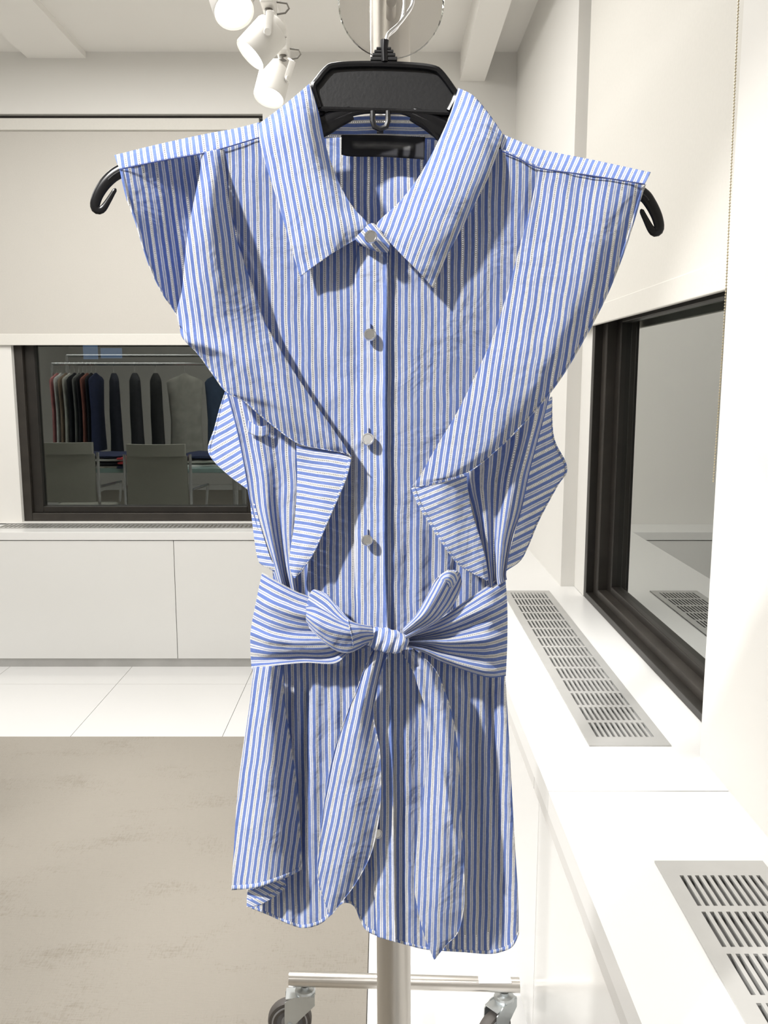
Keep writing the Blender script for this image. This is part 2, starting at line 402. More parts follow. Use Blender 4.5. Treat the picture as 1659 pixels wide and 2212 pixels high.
grille(-.14, 1.286, 14, 'grey metal slotted grille nearest the camera, cut by the lower right corner', True)
gb = thing('vent_grille', 'thin grey grille strip on the far worktop below the dark window', 'grille', (-1.3, 4.54, CT))
mb = MB(); mb.box(-2.06, 4.475, CT, -.4, 4.495, CT+.003); mb.box(-2.06, 4.595, CT, -.4, 4.613, CT+.003)
for i in range(70): mb.box(-2.06+i*.0237, 4.495, CT, -2.06+i*.0237+.012, 4.595, CT+.003)
mb.build('slotted_plate', M['kick'], gb); MB().box(-2.05, 4.49, CT-.0001, -.41, 4.60, CT+.0006).build('duct', M['duct'], gb)
# ---- cabinets
def cab_right(y0, y1, label):
    t = thing('cabinet', label, 'cabinet', (.5, (y0+y1)/2, 0), 'cabinets under the right worktop')
    MB().box(.345, y0, .046, .65, y1, CB-.095).build('carcass', M['lacquer'], t)
    MB().box(.3265, y0+.001, .05, .344, y1-.001, CB-.012).build('door', M['lacquer'], t, bevel=.0015)
    MB().box(.3150, y0+.0015, CB-.045+.012, .3262, y1-.0015, CB-.006).build('edge_rail', M['edge'], t)
    MB().box(.36, y0, 0, .65, y1, .046).build('kick_plate', M['kick'], t)
cab_right(2.915, 4.36, 'glossy white cabinet in the far right corner behind the blouse')
cab_right(1.692, 2.913, 'glossy white cabinet with the rack caster near its front, under right worktop')
cab_right(.40, 1.690, 'glossy white cabinet nearest the camera under the right worktop')
def cab_back(x0, x1, label):
    t = thing('cabinet', label, 'cabinet', ((x0+x1)/2, 4.5, 0), 'cabinets under the far worktop')
    MB().box(x0, 4.395, .046, x1, WB-.002, CB-.002).build('carcass', M['lacquer'], t)
    MB().box(x0+.0015, 4.375, .048, x1-.0015, 4.393, CB-.004).build('door', M['lacquer'], t, bevel=.001)
    MB().box(x0, 4.385, 0, x1, WB-.01, .046).build('kick_plate', M['kick'], t)
cab_back(-2.31, -1.094, 'wide white flat-front cabinet under far window, left of the door seam')
cab_back(-1.094, .31, 'white flat-front cabinet on the far wall partly hidden behind the blouse')
cab_back(-4.59, -2.31, 'white flat-front cabinet on the far wall beyond the left frame edge')

# ------------------------------------------------------------------ rug
o = MB().box(-3.9, -2.4, 0, -.042, 3.47, .003).build('rug', M['rug'], bevel=.001); tag(o, 'large beige woven rug lying on the white tile floor', 'rug')

# ------------------------------------------------------------------ rack (pole, base bar, casters)
PY = 1.15
rack = thing('garment_rack', 'brushed steel single pole garment rack on casters behind the blouse', 'clothes rack', (.014, PY, 0))
mb = MB(); mb.tube([(.017, PY, .15), (.007, PY, 2.10)], .0250, 40); mb.build('pole', M['steel'], rack, smooth=True)
bL, bR = at(625, 2115, 1.776), at(1122, 2129, 1.755)
bL.z = bR.z = .15
mb = MB(); mb.tube([bL, bR], .016, 28); mb.build('base_bar', M['steel_bar'], rack, smooth=True)
nb0, nb1 = Vector((bL.x, .55, .15)), Vector((bR.x, .55, .15))
mb = MB(); mb.tube([nb0, nb1], .016, 20); mb.build('base_bar', M['steel_bar'], rack, smooth=True)
mb = MB(); mb.tube([(.04, .55, .15), (.04, 1.765, .15)], .016, 20); mb.build('stringer', M['steel'], rack, smooth=True)
mb = MB(); mb.tube([(.007, PY, 2.06), (.012, .95, 1.95), (.017, .66, 1.812), (.017, .56, 1.80), (.017, .545, 1.83)], .009, 14); mb.build('waterfall_arm', M['steel'], rack, smooth=True)
dc = at(845, 4, 1.085); dn = Vector((0, -1, 0))
mb = MB(); R_ = .0625
mb.lathe([(.0001, .004), (R_-.002, .004), (R_, .002), (R_, -.002), (R_-.002, -.004), (.0001, -.004)], dc, dn, 64); mb.build('clear_disc', M['acrylic'], rack, smooth=True, label='clear acrylic disc fixed to the pole')
mb = MB(); mb.tube([dc, (dc.x, PY-.02, dc.z)], .006, 12); mb.build('disc_pin', M['steel'], rack, smooth=True)
s0 = bR + Vector((-.093, -.004, .0145)); 
MB().box(s0.x, s0.y-.010, s0.z, s0.x+.073, s0.y+.012, s0.z+.0016).build('sticker', M['sticker'], rack)
def caster(p, yaw):
    # p = point under the bar; trailing wheel turned by yaw
    dx, dy = math.cos(yaw), math.sin(yaw); nx, ny = -dy, dx
    top = Vector((p.x, p.y, .134)); wc = Vector((p.x + dx*.036, p.y + dy*.036, .050)); ax = Vector((nx, ny, 0))
    t = bpy.data.objects.new('caster', None); C.objects.link(t); t.parent = rack
    t.matrix_parent_inverse = Matrix.Translation(-rack.location); t.location = top
    inv = lambda o: setattr(o, 'matrix_parent_inverse', Matrix.Translation(-top))
    def part(mb, name, m, smooth=True):
        o = mb.build(name, m, None, smooth=smooth); o.parent = t; inv(o)
    w = MB(); w.lathe([(.030, -.013), (.040, -.014), (.0475, -.012), (.050, -.006), (.050, .006), (.0475, .012), (.040, .014), (.030, .013)], wc, ax, 40); part(w, 'tyre', M['rubber'])
    w = MB(); w.lathe([(.0001, -.0105), (.034, -.0105), (.034, .0105), (.0001, .0105)], wc, ax, 36); part(w, 'wheel_hub', M['hub'])
    w = MB()
    for sgn in (-1, 1): w.lathe([(.0375, .0142*sgn), (.041, .0142*sgn), (.041, .0152*sgn), (.0375, .0152*sgn), (.0375, .0142*sgn)], wc, ax, 40)
    for sgn in (-1, 1): w.lathe([(.0001, .0125*sgn), (.017, .0125*sgn), (.019, .0105*sgn)], wc, ax, 24)
    part(w, 'wheel_ring', M['ring'])
    w = MB(); D = Vector((dx, dy, 0)); Z = Vector((0, 0, 1))
    w.lathe([(.0001, .0), (.010, .0), (.010, -.006), (.021, -.008), (.0235, -.012), (.0225, -.019), (.018, -.021), (.0001, -.021)], top, (0, 0, 1), 28)
    for sgn in (-1, 1):
        o_ = ax*(sgn*.0175)
        a = top + Vector((0, 0, -.016)) + o_
        poly = [a + D*-.022, a + D*.026 + Z*.000, a + D*.046 - Z*.012, wc + o_ + D*.011 + Z*.018, wc + o_ + D*.011 - Z*.004, wc + o_ + D*.004 - Z*.011, wc + o_ - D*.005 - Z*.010, wc + o_ - D*.010 - Z*.002, a - D*.022 - Z*.022]
        w.prism(poly, ax*(.0022*sgn))
    a = top + Vector((0, 0, -.016))
    w.prism([a - D*.022 - ax*.0185, a + D*.044 - ax*.0185 - Z*.006, a + D*.044 + ax*.0185 - Z*.006, a - D*.022 + ax*.0185], Z*.0025)
    part(w, 'fork', M['zinc'], False)
    for sgn in (-1, 1): part(MB().lathe([(.0001, .0225*sgn), (.006, .0225*sgn), (.0065, .0195*sgn)], wc, ax, 14), 'axle_bolt', M['zinc'])
caster(Vector((bL.x+.036, bL.y, 0)), math.radians(183))
caster(Vector((bR.x-.034, bR.y, 0)), math.radians(222))
caster(Vector((nb0.x+.036, nb0.y, 0)), math.radians(170))
caster(Vector((nb1.x-.036, nb1.y, 0)), math.radians(200))

# ------------------------------------------------------------------ track lights
TX, TZ = -.335, 2.61
rail = thing('light_track', 'white ceiling light track carrying the spotlights', 'light track', (TX, 2.2, TZ))
MB().box(TX-.018, .4, TZ, TX+.018, 3.08, TZ+.034).build('rail', M['spotwhite'], rail, bevel=.002)
for yy in (.7, 2.3): 
    mb = MB(); mb.tube([(TX, yy, TZ+.03), (TX, yy, CEIL)], .006, 10); mb.build('stem', M['spotwhite'], rail, smooth=True)
def spotlight(y, dirv, drop, label, side=-.035, power=40):
    base = Vector((TX, y, TZ)); t = thing('track_spotlight', label, 'spotlight', base, 'track spotlights')
    D = Vector(dirv).normalized(); hc = base + Vector((side, -.005, -drop))
    MB().box(TX-.020, y-.045, TZ-.040, TX+.020, y+.045, TZ).build('adapter', M['spotwhite'], t, bevel=.004)
    mb = MB(); mb.tube([base+Vector((.018, .03, -.008)), base+Vector((.05, .03, -.012)), base+Vector((.056, .03, -.026)), base+Vector((.045, .03, -.038)), base+Vector((.02, .03, -.042))], .003, 8); mb.build('cable_loop', M['spotgrey'], t, smooth=True)
    mb = MB(); mb.tube([base+Vector((0, 0, -.038)), base+Vector((0, 0, -.056))], .012, 14); mb.build('swivel', M['spotgrey'], t, smooth=True)
    mb = MB()
    mb.lathe([(.0001, -.066), (.030, -.066), (.034, -.060), (.034, -.045), (.050, -.040), (.052, -.034), (.052, .058), (.050, .062), (.045, .058), (.043, .030)], hc, D, 32)
    mb.build('lamp_head', M['spotwhite'], t, smooth=True)
    spot('lamp_glow', hc + D*.075, hc + D*1.0, power, 95, .03)
    mb = MB(); mb.lathe([(.0001, .056), (.025, .055), (.0445, .050)], hc, D, 28); mb.build('lens', M['lens'], t, smooth=True)
    ax = D.cross(Vector((0, 0, 1))); ax = ax.normalized() if ax.length > .05 else Vector((1, 0, 0))
    top = base + Vector((0, 0, -.052))
    mb = MB()
    for sg in (-1, 1):
        a = hc + ax*(sg*.056); mb.tube([top + ax*(sg*.02), (top+hc)/2 + ax*(sg*.058) + Vector((0, 0, .02)), a], .011, 8, flat=.25)
        mb.lathe([(.0001, sg*.062), (.010, sg*.062), (.011, sg*.056)], hc, ax, 14)
    mb.tube([top - ax*.02, top + ax*.02], .010, 8, flat=.4)
    mb.build('yoke', M['spotwhite'], t, smooth=True)
spotlight(3.035, (-.18, -.35, -.9), .125, 'farthest white track spotlight, lowest in the cluster, pointing down')
spotlight(2.68, (-.62, -.20, -.72), .125, 'middle white track spotlight tilted to the left', -.015)
spotlight(2.33, (.28, -.5, -.8), .150, 'nearest white track spotlight cut by the top of the frame, glowing downward', -.055)

# ------------------------------------------------------------------ night outside
o = MB().box(26, 30, -40, 40, 110, 60).build('building', M['facade']); tag(o, 'dark office building with lit windows beyond the right window', 'building')
for (u, v, w, h) in ((1517, 764, 9, 14), (1536, 763, 9, 12), (1517, 782, 12, 6), (1540, 710, 4, 4), (1502, 1051, 11, 26), (1521, 1051, 9, 26), (1538, 1050, 6, 26), (1495, 1152, 10, 6)):
    a = at_x(u-w/2, v-h/2, 25.99); b = at_x(u+w/2, v+h/2, 25.99)
    MB().box(25.9, b.y, b.z, 26.02, a.y, a.z).build('lit_window', M['litwin'], o)

# ------------------------------------------------------------------ blouse
D0 = .67                   # distance of the hanging blouse
PERIOD = .0100             # stripe repeat in metres
blouse = thing('blouse', 'blue and white striped sleeveless blouse with ruffles and tied waist on the black hanger', 'blouse', tuple(at(829, 2040, D0)))
def cr(p0, p1, p2, p3, t):
    return tuple(.5*((2*b) + (-a+c)*t + (2*a-5*b+4*c-d)*t*t + (-a+3*b-3*c+d)*t*t*t) for a, b, c, d in zip(p0, p1, p2, p3))
def resample(pts, n, chord=True):
    m = len(pts)
    if chord:
        L = [0]
        for i in range(1, m): L.append(L[-1] + max(1e-6, math.hypot(pts[i][0]-pts[i-1][0], pts[i][1]-pts[i-1][1])))
    else: L = list(range(m))
    out = []; i = 0
    for k in range(n):
        s = L[-1]*k/(n-1)
        while i < m-2 and s > L[i+1]: i += 1
        t = (s-L[i])/(L[i+1]-L[i])
        out.append(cr(pts[max(i-1, 0)], pts[i], pts[i+1], pts[min(i+2, m-1)], t))
    return out
def mm(pts):                       # allow (u, v) or (u, v, dy in mm)
    return [(p[0], p[1], p[2] if len(p) > 2 else 0.0) for p in pts]
def grid(rows, nu, nv, chord=True):
    R_ = [resample(mm(r), nu, chord) for r in rows]
    cols = []
    for i in range(nu): cols.append(resample([r[i] for r in R_], nv, False))
    return [[cols[i][j] for i in range(nu)] for j in range(nv)]
ZREF = CAMZ
def patch(name, rows, nu, nv, stripe=(1, 0, 0), param=None, base=0.0, fold=None, phase=0.0, m='cloth', parent=None, label=None, chord=True, hems=(), swap=False, thick=.0004):
    """rows of traced outline points -> curved cloth sheet.  stripe=(a,b,c): stripe coordinate a*x+b*z+c*z*z in metres;
    param=(width, length): stripes run along the rows direction instead."""
    g = grid(rows, nu, nv, chord); parent = parent or blouse
    P = []; UV = []
    for j, row in enumerate(g):
        for i, (u, v, d) in enumerate(row):
            s, t = i/(nu-1), j/(nv-1)
            dy = base + d
            if fold: dy += fold(u, v, s, t)
            p = at(u, v, D0 + dy*.001); P.append(p)
            if param:
                a, b = (t, s) if swap else (s, t)
                UV.append((a*param[0]/PERIOD + phase, b*param[1]/PERIOD))
            else:
                q = at(u, v, D0); z = q.z-ZREF
                UV.append(((stripe[0]*q.x + stripe[1]*z + (stripe[2] if len(stripe) > 2 else 0)*z*z)/PERIOD + phase, (stripe[0]*z - stripe[1]*q.x)/PERIOD))
    def emit(name, idx, P2, UV2, nu2, m2, par, lab=None, th=thick):
        me = bpy.data.meshes.new(name); nv2 = len(P2)//nu2
        f = [(j*nu2+i, j*nu2+i+1, (j+1)*nu2+i+1, (j+1)*nu2+i) for j in range(nv2-1) for i in range(nu2-1)]
        me.from_pydata([tuple(p) for p in P2], [], f)
        ul = me.uv_layers.new(name='UVMap')
        for lp in me.loops: ul.data[lp.index].uv = UV2[lp.vertex_index]
        o = link(name, me, M[m2], par, smooth=True, label=lab)
        # normals towards the viewer
        me.update()
        if sum(pl.normal.y for pl in me.polygons) > 0: me.flip_normals()
        if th:
            md = o.modifiers.new('thickness', 'SOLIDIFY'); md.thickness = th; md.offset = -1
        return o
    o = emit(name, None, P, UV, nu, m, parent, label)
    for side, k in hems:
        if side == 'bottom': js, iss = range(nv-1-k, nv), range(nu)
        elif side == 'top': js, iss = range(0, k+1), range(nu)
        elif side == 'left': js, iss = range(nv), range(0, k+1)
        else: js, iss = range(nv), range(nu-1-k, nu)
        js, iss = list(js), list(iss)
        P2 = []; U2 = []
        for j in js:
            for i in iss:
                p = P[j*nu+i]; back = (Vector((0, 0, CAMZ))-p).normalized()*.0007
                P2.append(p+back); uu = UV[j*nu+i]; U2.append((uu[0]+.42, uu[1]))
        emit('hem', None, P2, U2, len(iss), 'hem', o, None, .0005)
    return o
def gs(x, c, w): return math.exp(-((x-c)/w)**2)
def wav(u, v, sc=1.0, seed=0.0):
    return (noise.noise(Vector((u/70.0+seed, v/150.0, seed*3.1)))*1.6 + noise.noise(Vector((u/28.0+seed, v/60.0, 7+seed)))*.7)*sc

# ---- back panel, seen through the neck opening, the notch of the hem and the openwork
patch('back_panel', [
    [(262, 345, 8), (440, 297, 16), (560, 278, 26), (640, 290, 40), (830, 294, 60), (1010, 290, 40), (1090, 302, 26), (1200, 335, 16), (1395, 378, 8)],
    [(420, 440, 30), (830, 440, 58), (1200, 450, 30)],
    [(520, 650, 40), (830, 650, 58), (1130, 650, 40)],
    [(570, 1000, 40), (830, 1000, 60), (1080, 1000, 40)],
    [(590, 1300, 25), (830, 1300, 45), (1060, 1300, 25)],
    [(560, 1600, 25), (830, 1600, 50), (1085, 1600, 25)],
    [(548, 1900, 25), (650, 1960, 40), (740, 1925, 50), (830, 1990, 50), (1000, 2020, 40), (1105, 2000, 25)]],
    60, 70, m='facing', phase=.3, fold=lambda u, v, s, t: wav(u, v, 1.2, 5))
# ---- neck facing and label
patch('collar_stand', [
    [(690, 268, 30), (740, 256, 44), (830, 248, 52), (910, 256, 44), (960, 272, 30)],
    [(690, 284, 28), (740, 276, 42), (830, 272, 50), (910, 278, 42), (955, 288, 28)],
    [(694, 300, 26), (740, 296, 40), (830, 296, 48), (910, 299, 40), (950, 304, 26)]], 40, 10, stripe=(0, 1), m='facing', phase=.1)
lab = bpy.data.materials.new('neck_label'); lab.use_nodes = True
def label_mat(m):
    nt = m.node_tree; b = nt.nodes['Principled BSDF']; b.inputs['Roughness'].default_value = .75
    uv = nt.nodes.new('ShaderNodeUVMap'); uv.uv_map = 'UVMap'; n = nt.nodes.new('ShaderNodeTexNoise'); n.inputs['Scale'].default_value = 9
    sx = nt.nodes.new('ShaderNodeSeparateXYZ'); nt.links.new(uv.outputs[0], sx.inputs[0])
    def m_(op, a, b_=None):
        k = nt.nodes.new('ShaderNodeMath'); k.operation = op
        for i, q in enumerate((a, b_)):
            if q is None: continue
            if isinstance(q, (int, float)): k.inputs[i].default_value = q
            else: nt.links.new(q, k.inputs[i])
        return k.outputs[0]
    gx = m_('SMOOTH_MIN', m_('MULTIPLY', m_('SUBTRACT', 1.0, m_('ABSOLUTE', m_('DIVIDE', m_('SUBTRACT', sx.outputs[0], .5), .36))), 6), 1.0)
    gy = m_('SUBTRACT', 1.0, m_('ABSOLUTE', m_('DIVIDE', m_('SUBTRACT', sx.outputs[1], .47), .17)))
    nt.links.new(uv.outputs[0], n.inputs['Vector'])
    f = m_('MULTIPLY', m_('MULTIPLY', m_('MAXIMUM', gx, 0.0), m_('MAXIMUM', gy, 0.0)), m_('ADD', .2, n.outputs[0]))
    r = nt.nodes.new('ShaderNodeMixRGB'); r.inputs[1].default_value = (.006, .006, .010, 1); r.inputs[2].default_value = (.17, .17, .165, 1)
    nt.links.new(f, r.inputs[0]); nt.links.new(r.outputs[0], b.inputs['Base Color'])
label_mat(lab); M['label'] = lab
patch('neck_label', [
    [(738, 291, 38), (830, 292, 46), (918, 296, 38)],
    [(738, 334, 36), (760, 338, 40), (830, 339, 44), (900, 343, 39), (916, 345, 36)]], 24, 6, param=(PERIOD, PERIOD), m='label', label='black woven label with illegible grey lettering')

# ---- front panels
def frontfold(u, v, s, t):
    f = wav(u, v, .9, 1)
    if v > 1440:
        k = min(1, (v-1440)/60)
        for c, w, a in ((632, 11, 8), (664, 10, 15), (706, 16, 6), (742, 12, 6), (866, 10, 5), (898, 18, 7), (1016, 18, 8), (1058, 10, 13), (1084, 14, -6)):
            cc = c + (v-1450)*(c-830)*.00022; f += k*a*gs(u, cc, w)*max(.35, 1-(v-1440)/900)
    if 1080 < v < 1350:
        for c, w, a in ((660, 9, 5), (690, 10, 3.5), (725, 10, 3), (880, 12, 3), (930, 14, 3.5), (985, 12, 4)):
            f += a*gs(u, c, w)*gs(v, 1270, 130)
    if v < 1000:
        f += 3.0*gs(u, 640 + (v-600)*.32, 22)*gs(v, 720, 170) - 2.0*gs(u, 690+(v-600)*.3, 20)*gs(v, 720, 150)
    return f
LROWS = [
    [(480, 319, -5), (520, 309, -4.5), (560, 300, -4), (615, 330, 0)],
    [(490, 420, -2), (560, 420, -5), (640, 430, -6), (735, 470, -4)],
    [(510, 500, 2), (610, 510, -6), (720, 520, -10), (834, 532, -12)],
    [(540, 620, 4), (640, 620, -6), (740, 620, -10), (837, 625, -12)],
    [(560, 750, 10), (640, 750, -4), (740, 750, -9), (834, 750, -12)],
    [(570, 900, 14), (650, 900, -2), (740, 900, -8), (833, 900, -12)],
    [(590, 1060, 16), (660, 1060, 0), (745, 1060, -8), (832, 1060, -12)],
    [(600, 1200, 14), (665, 1200, 0), (745, 1200, -8), (832, 1200, -12)],
    [(565, 1330, 14), (650, 1330, 2), (745, 1330, -6), (836, 1330, -12)],
    [(549, 1450, 14), (650, 1450, 2), (745, 1450, -6), (840, 1450, -12)],
    [(540, 1600, 14), (640, 1600, 4), (745, 1600, -6), (846, 1600, -12)],
    [(534, 1800, 14), (640, 1800, 4), (750, 1800, -6), (850, 1800, -12)],
    [(534, 1900, 14), (640, 1925, 4), (750, 1890, -6), (852, 1950, -12)],
    [(534, 1959, 14), (580, 1977, 10), (620, 1995, 6), (655, 2005, 3), (690, 1997, 0), (716, 1976, -2), (738, 1953, -4), (756, 1952, -6), (768, 1963, -6), (777, 1986, -8), (790, 2009, -9), (812, 2021, -11), (853, 2033, -12)]]
patch('front_panel', LROWS, 90, 180, fold=frontfold, hems=(('bottom', 2),), phase=.62)
RROWS = [
    [(1000, 385, 0), (1045, 335, -2), (1085, 323, -4), (1165, 360, -5)],
    [(925, 455, -6), (1000, 440, -4), (1070, 430, 0), (1150, 448, 4)],
    [(842, 535, -9), (930, 530, -7), (1020, 540, -4), (1122, 550, 4)],
    [(830, 625, -10), (920, 625, -8), (1010, 630, -4), (1100, 638, 4)],
    [(828, 750, -10), (915, 750, -8), (1000, 750, -2), (1085, 752, 8)],
    [(827, 900, -10), (905, 900, -6), (990, 900, 0), (1075, 900, 14)],
    [(826, 1060, -10), (900, 1060, -6), (980, 1060, 2), (1060, 1060, 16)],
    [(826, 1200, -10), (900, 1200, -6), (980, 1200, 2), (1062, 1200, 14)],
    [(830, 1330, -10), (910, 1330, -6), (1000, 1330, 2), (1088, 1330, 14)],
    [(834, 1450, -10), (920, 1450, -6), (1010, 1450, 4), (1092, 1455, 14)],
    [(840, 1600, -10), (930, 1600, -6), (1020, 1600, 4), (1100, 1600, 14)],
    [(845, 1800, -10), (940, 1800, -4), (1030, 1800, 4), (1111, 1800, 14)],
    [(848, 1960, -10), (940, 1990, -4), (1030, 1980, 4), (1119, 1930, 14)],
    [(850, 2033, -10), (880, 2042, -8), (925, 2052, -5), (1000, 2057, 0), (1053, 2061, 4), (1085, 2056, 8), (1108, 2044, 11), (1121, 2018, 14)]]
patch('front_panel', RROWS, 80, 180, fold=frontfold, hems=(('bottom', 2),), phase=.2)
# ---- button placket with its buttons
PL = [[(772, 530, 0), (800, 535, 0), (838, 545, 0)], [(766, 625, 0), (838, 625, 0)], [(769, 750, 0), (835, 750, 0)], [(768, 900, 0), (834, 900, 0)], [(766, 1060, 0), (833, 1060, 0)],
      [(766, 1200, 0), (833, 1200, 0)], [(771, 1340, 0), (838, 1340, 0)], [(779, 1450, 0), (842, 1450, 0)], [(789, 1600, 0), (848, 1600, 0)], [(800, 1800, 0), (852, 1800, 0)], [(811, 1960, 0), (854, 1975, 0)], [(815, 2024, 0), (856, 2036, 0)]]
def plfold(u, v, s, t):
    return -13.6 - 1.2*math.sin(PI*s) + .8*wav(u, v, 1, 9) - 2.2*gs(s, .93, .07) + 1.0*gs(s, .06, .06) + 1.5*gs(v, 1185, 20)*gs(s, .8, .3)
placket = patch('button_placket', PL, 16, 150, fold=plfold, phase=.85, m='facing', hems=(('right', 1),))
M['button'] = mat('silver_button', (.66, .66, .66), .22, .9, noise_amt=.06)
M['stitch'] = mat('buttonhole_thread', (.035, .055, .16), .9, noise_amt=.2)
def button(u, v, r, dy, tilt, label=None):
    c = at(u, v, D0 + dy*.001); t = None; ax = Vector((tilt[0], -1, tilt[1])).normalized(); k = r*c.y/F
    mb = MB(); mb.lathe([(.0001, .30*k), (.72*k, .30*k), (.80*k, .42*k), (.93*k, .42*k), (1.0*k, .25*k), (1.0*k, -.05*k), (.85*k, -.25*k), (.0001, -.3*k)], c, ax, 28)
    o = mb.build('button', M['button'], blouse, smooth=True, label=label)
    return o
for (u, v, r, tl) in ((799, 724, 13.5, (.25, .45)), (795, 949, 13.5, (-.1, .3)), (793, 1168, 12.5, (.15, .6)), (815, 1801, 11, (.6, .3))):
    button(u, v, r, -19.5, tl)
    a = at(u+2, v-24, D0-.0158); b = at(u+3, v+6, D0-.0158); mb = MB(); mb.tube([a, a.lerp(b, .5), b], [.0007, .0011, .0007], 8, flat=.6); mb.build('buttonhole', M['stitch'], placket, smooth=True)
# ---- yoke strips on the shoulders
patch('shoulder_yoke', [[(247, 335, 14), (340, 312, 16), (440, 290, 18), (510, 277, 18), (560, 264, 18)], [(252, 350, 2), (340, 328, 3), (435, 309, 4), (520, 296, 5), (558, 280, 5)], [(258, 364, -5), (340, 347, -5), (430, 331, -4), (480, 320, -3), (560, 296, -2)]], 60, 10, stripe=(1, .12), phase=.4, m='facing')
patch('shoulder_yoke', [[(1083, 288, 18), (1120, 304, 18), (1170, 323, 17), (1280, 345, 15), (1406, 372, 13)], [(1082, 306, 5), (1120, 323, 4), (1168, 342, 3), (1280, 361, 2), (1400, 384, 1)], [(1082, 325, -2), (1120, 341, -3), (1165, 362, -4), (1280, 379, -5), (1393, 397, -5)]], 60, 10, stripe=(1, -.42), phase=.1, m='facing')
def seam(pts, dy, w=1.3, parent=None):
    mb = MB(); mb.tube([at(u, v, D0+dy*.001) for u, v in resample2(pts)], w*.00036, 6); return mb.build('seam', M['stitch2'], parent or blouse, smooth=True)
def resample2(pts, n=40): return [(p[0], p[1]) for p in resample(mm(pts), n)]
M['stitch2'] = mat('seam_thread', (.06, .085, .24), .9, noise_amt=.3, noise_scale=400)
seam([(258, 366), (340, 349), (430, 333), (480, 321), (560, 297)], -6.5)
seam([(1083, 326), (1120, 342), (1165, 363), (1280, 380), (1393, 398)], -6.5)
# ---- ruffles falling from the shoulders
LR = [
    [(258, 364, -4), (330, 350, -4), (405, 338, -4), (438, 329, -7), (482, 320, -5)],
    [(263, 388, -8), (340, 393, 6), (436, 380, 16), (432, 372, -22), (488, 375, -8)],
    [(274, 430, -14), (345, 438, 10), (434, 425, 24), (423, 415, -32), (493, 425, -10)],
    [(291, 474, -17), (355, 488, 12), (428, 476, 28), (413, 465, -38), (502, 475, -11)],
    [(308, 530, -18), (362, 538, 12), (420, 532, 28), (404, 520, -41), (512, 520, -12)],
    [(326, 582, -18), (370, 592, 12), (416, 584, 26), (399, 570, -42), (530, 575, -13)],
    [(352, 635, -14), (384, 640, 8), (408, 636, 18), (395, 625, -42), (548, 622, -14)],
    [(383, 682, -6), (388, 688, 0), (394, 692, 4), (387, 690, -38), (570, 690, -15)],
    [(393, 728, -14), (396, 731, -22), (410, 736, -34), (440, 738, -42), (602, 748, -17)],
    [(426, 764, -22), (440, 768, -30), (470, 772, -38), (510, 775, -42), (634, 801, -19)],
    [(459, 809, -24), (490, 815, -32), (530, 820, -38), (575, 822, -40), (662, 843, -21)],
    [(487, 846, -25), (525, 853, -32), (570, 860, -37), (620, 862, -38), (690, 885, -23)],
    [(529, 870, -25), (575, 880, -31), (620, 890, -35), (665, 898, -36), (711, 914, -25)],
    [(571, 906, -24), (610, 916, -29), (655, 925, -33), (695, 932, -34), (731, 943, -27)],
    [(637, 955, -24), (665, 957, -27), (690, 958, -29), (720, 960, -31), (745, 963, -29)],
    [(688, 969, -26), (705, 970, -27), (722, 972, -28), (740, 976, -29), (754, 979, -29)],
    [(745, 979, -28), (750, 981, -28), (754, 983, -29), (757, 984, -29), (760, 986, -29)]]
for k, r in enumerate(LR):
    a, b = r[3], r[4]
    if 0 < k < 8:
        r[3] = (a[0], a[1], a[2]+17); r.insert(4, (a[0]*.55+b[0]*.45, a[1]*.55+b[1]*.45, a[2]+1))
    else: r.insert(4, (a[0]*.5+b[0]*.5, a[1]*.5+b[1]*.5, a[2]*.6+b[2]*.4-2))
# outline of the lower lobe runs down the left column, so hem it there
patch('ruffle', LR, 70, 120, stripe=(1, .10, 0), chord=False, phase=.5, fold=lambda u, v, s, t: wav(u, v, 1.3, 2) + 2.2*math.sin(u/19.0+v/90.0)*s*(1-s)*(v > 420), hems=(('left', 2),), label='ruffle falling from the brightly lit shoulder')
RR_ = [
    [(1163, 362, -5), (1240, 373, -5), (1320, 385, -5), (1396, 398, -4)],
    [(1150, 430, -9), (1230, 445, -12), (1310, 455, -10), (1384, 432, 2)],
    [(1136, 484, -11), (1215, 505, -16), (1295, 515, -14), (1370, 480, 4)],
    [(1116, 558, -12), (1190, 580, -19), (1270, 588, -17), (1345, 556, 2)],
    [(1093, 642, -13), (1160, 665, -22), (1235, 670, -20), (1312, 638, 0)],
    [(1065, 727, -15), (1125, 748, -24), (1195, 752, -22), (1268, 724, -2)],
    [(1025, 815, -18), (1080, 838, -26), (1145, 842, -25), (1212, 818, -6)],
    [(986, 893, -21), (1035, 908, -28), (1090, 914, -28), (1152, 894, -14)],
    [(941, 968, -25), (985, 982, -30), (1035, 982, -31), (1091, 957, -22)],
    [(911, 1022, -28), (940, 1026, -30), (975, 1025, -31), (1019, 1017, -27)],
    [(898, 1040, -29), (915, 1038, -30), (940, 1037, -30), (965, 1034, -29)],
    [(888, 1053, -29), (892, 1052, -29), (898, 1051, -29), (906, 1050, -29)]]
patch('ruffle', RR_, 46, 110, stripe=(1, -.13, 0), chord=False, phase=.15, fold=lambda u, v, s, t: wav(u, v, 1.3, 3) + 2.5*math.sin(u/22.0+v/60.0)*s*(1-s), hems=(('right', 2),), label='ruffle falling from the shaded shoulder')
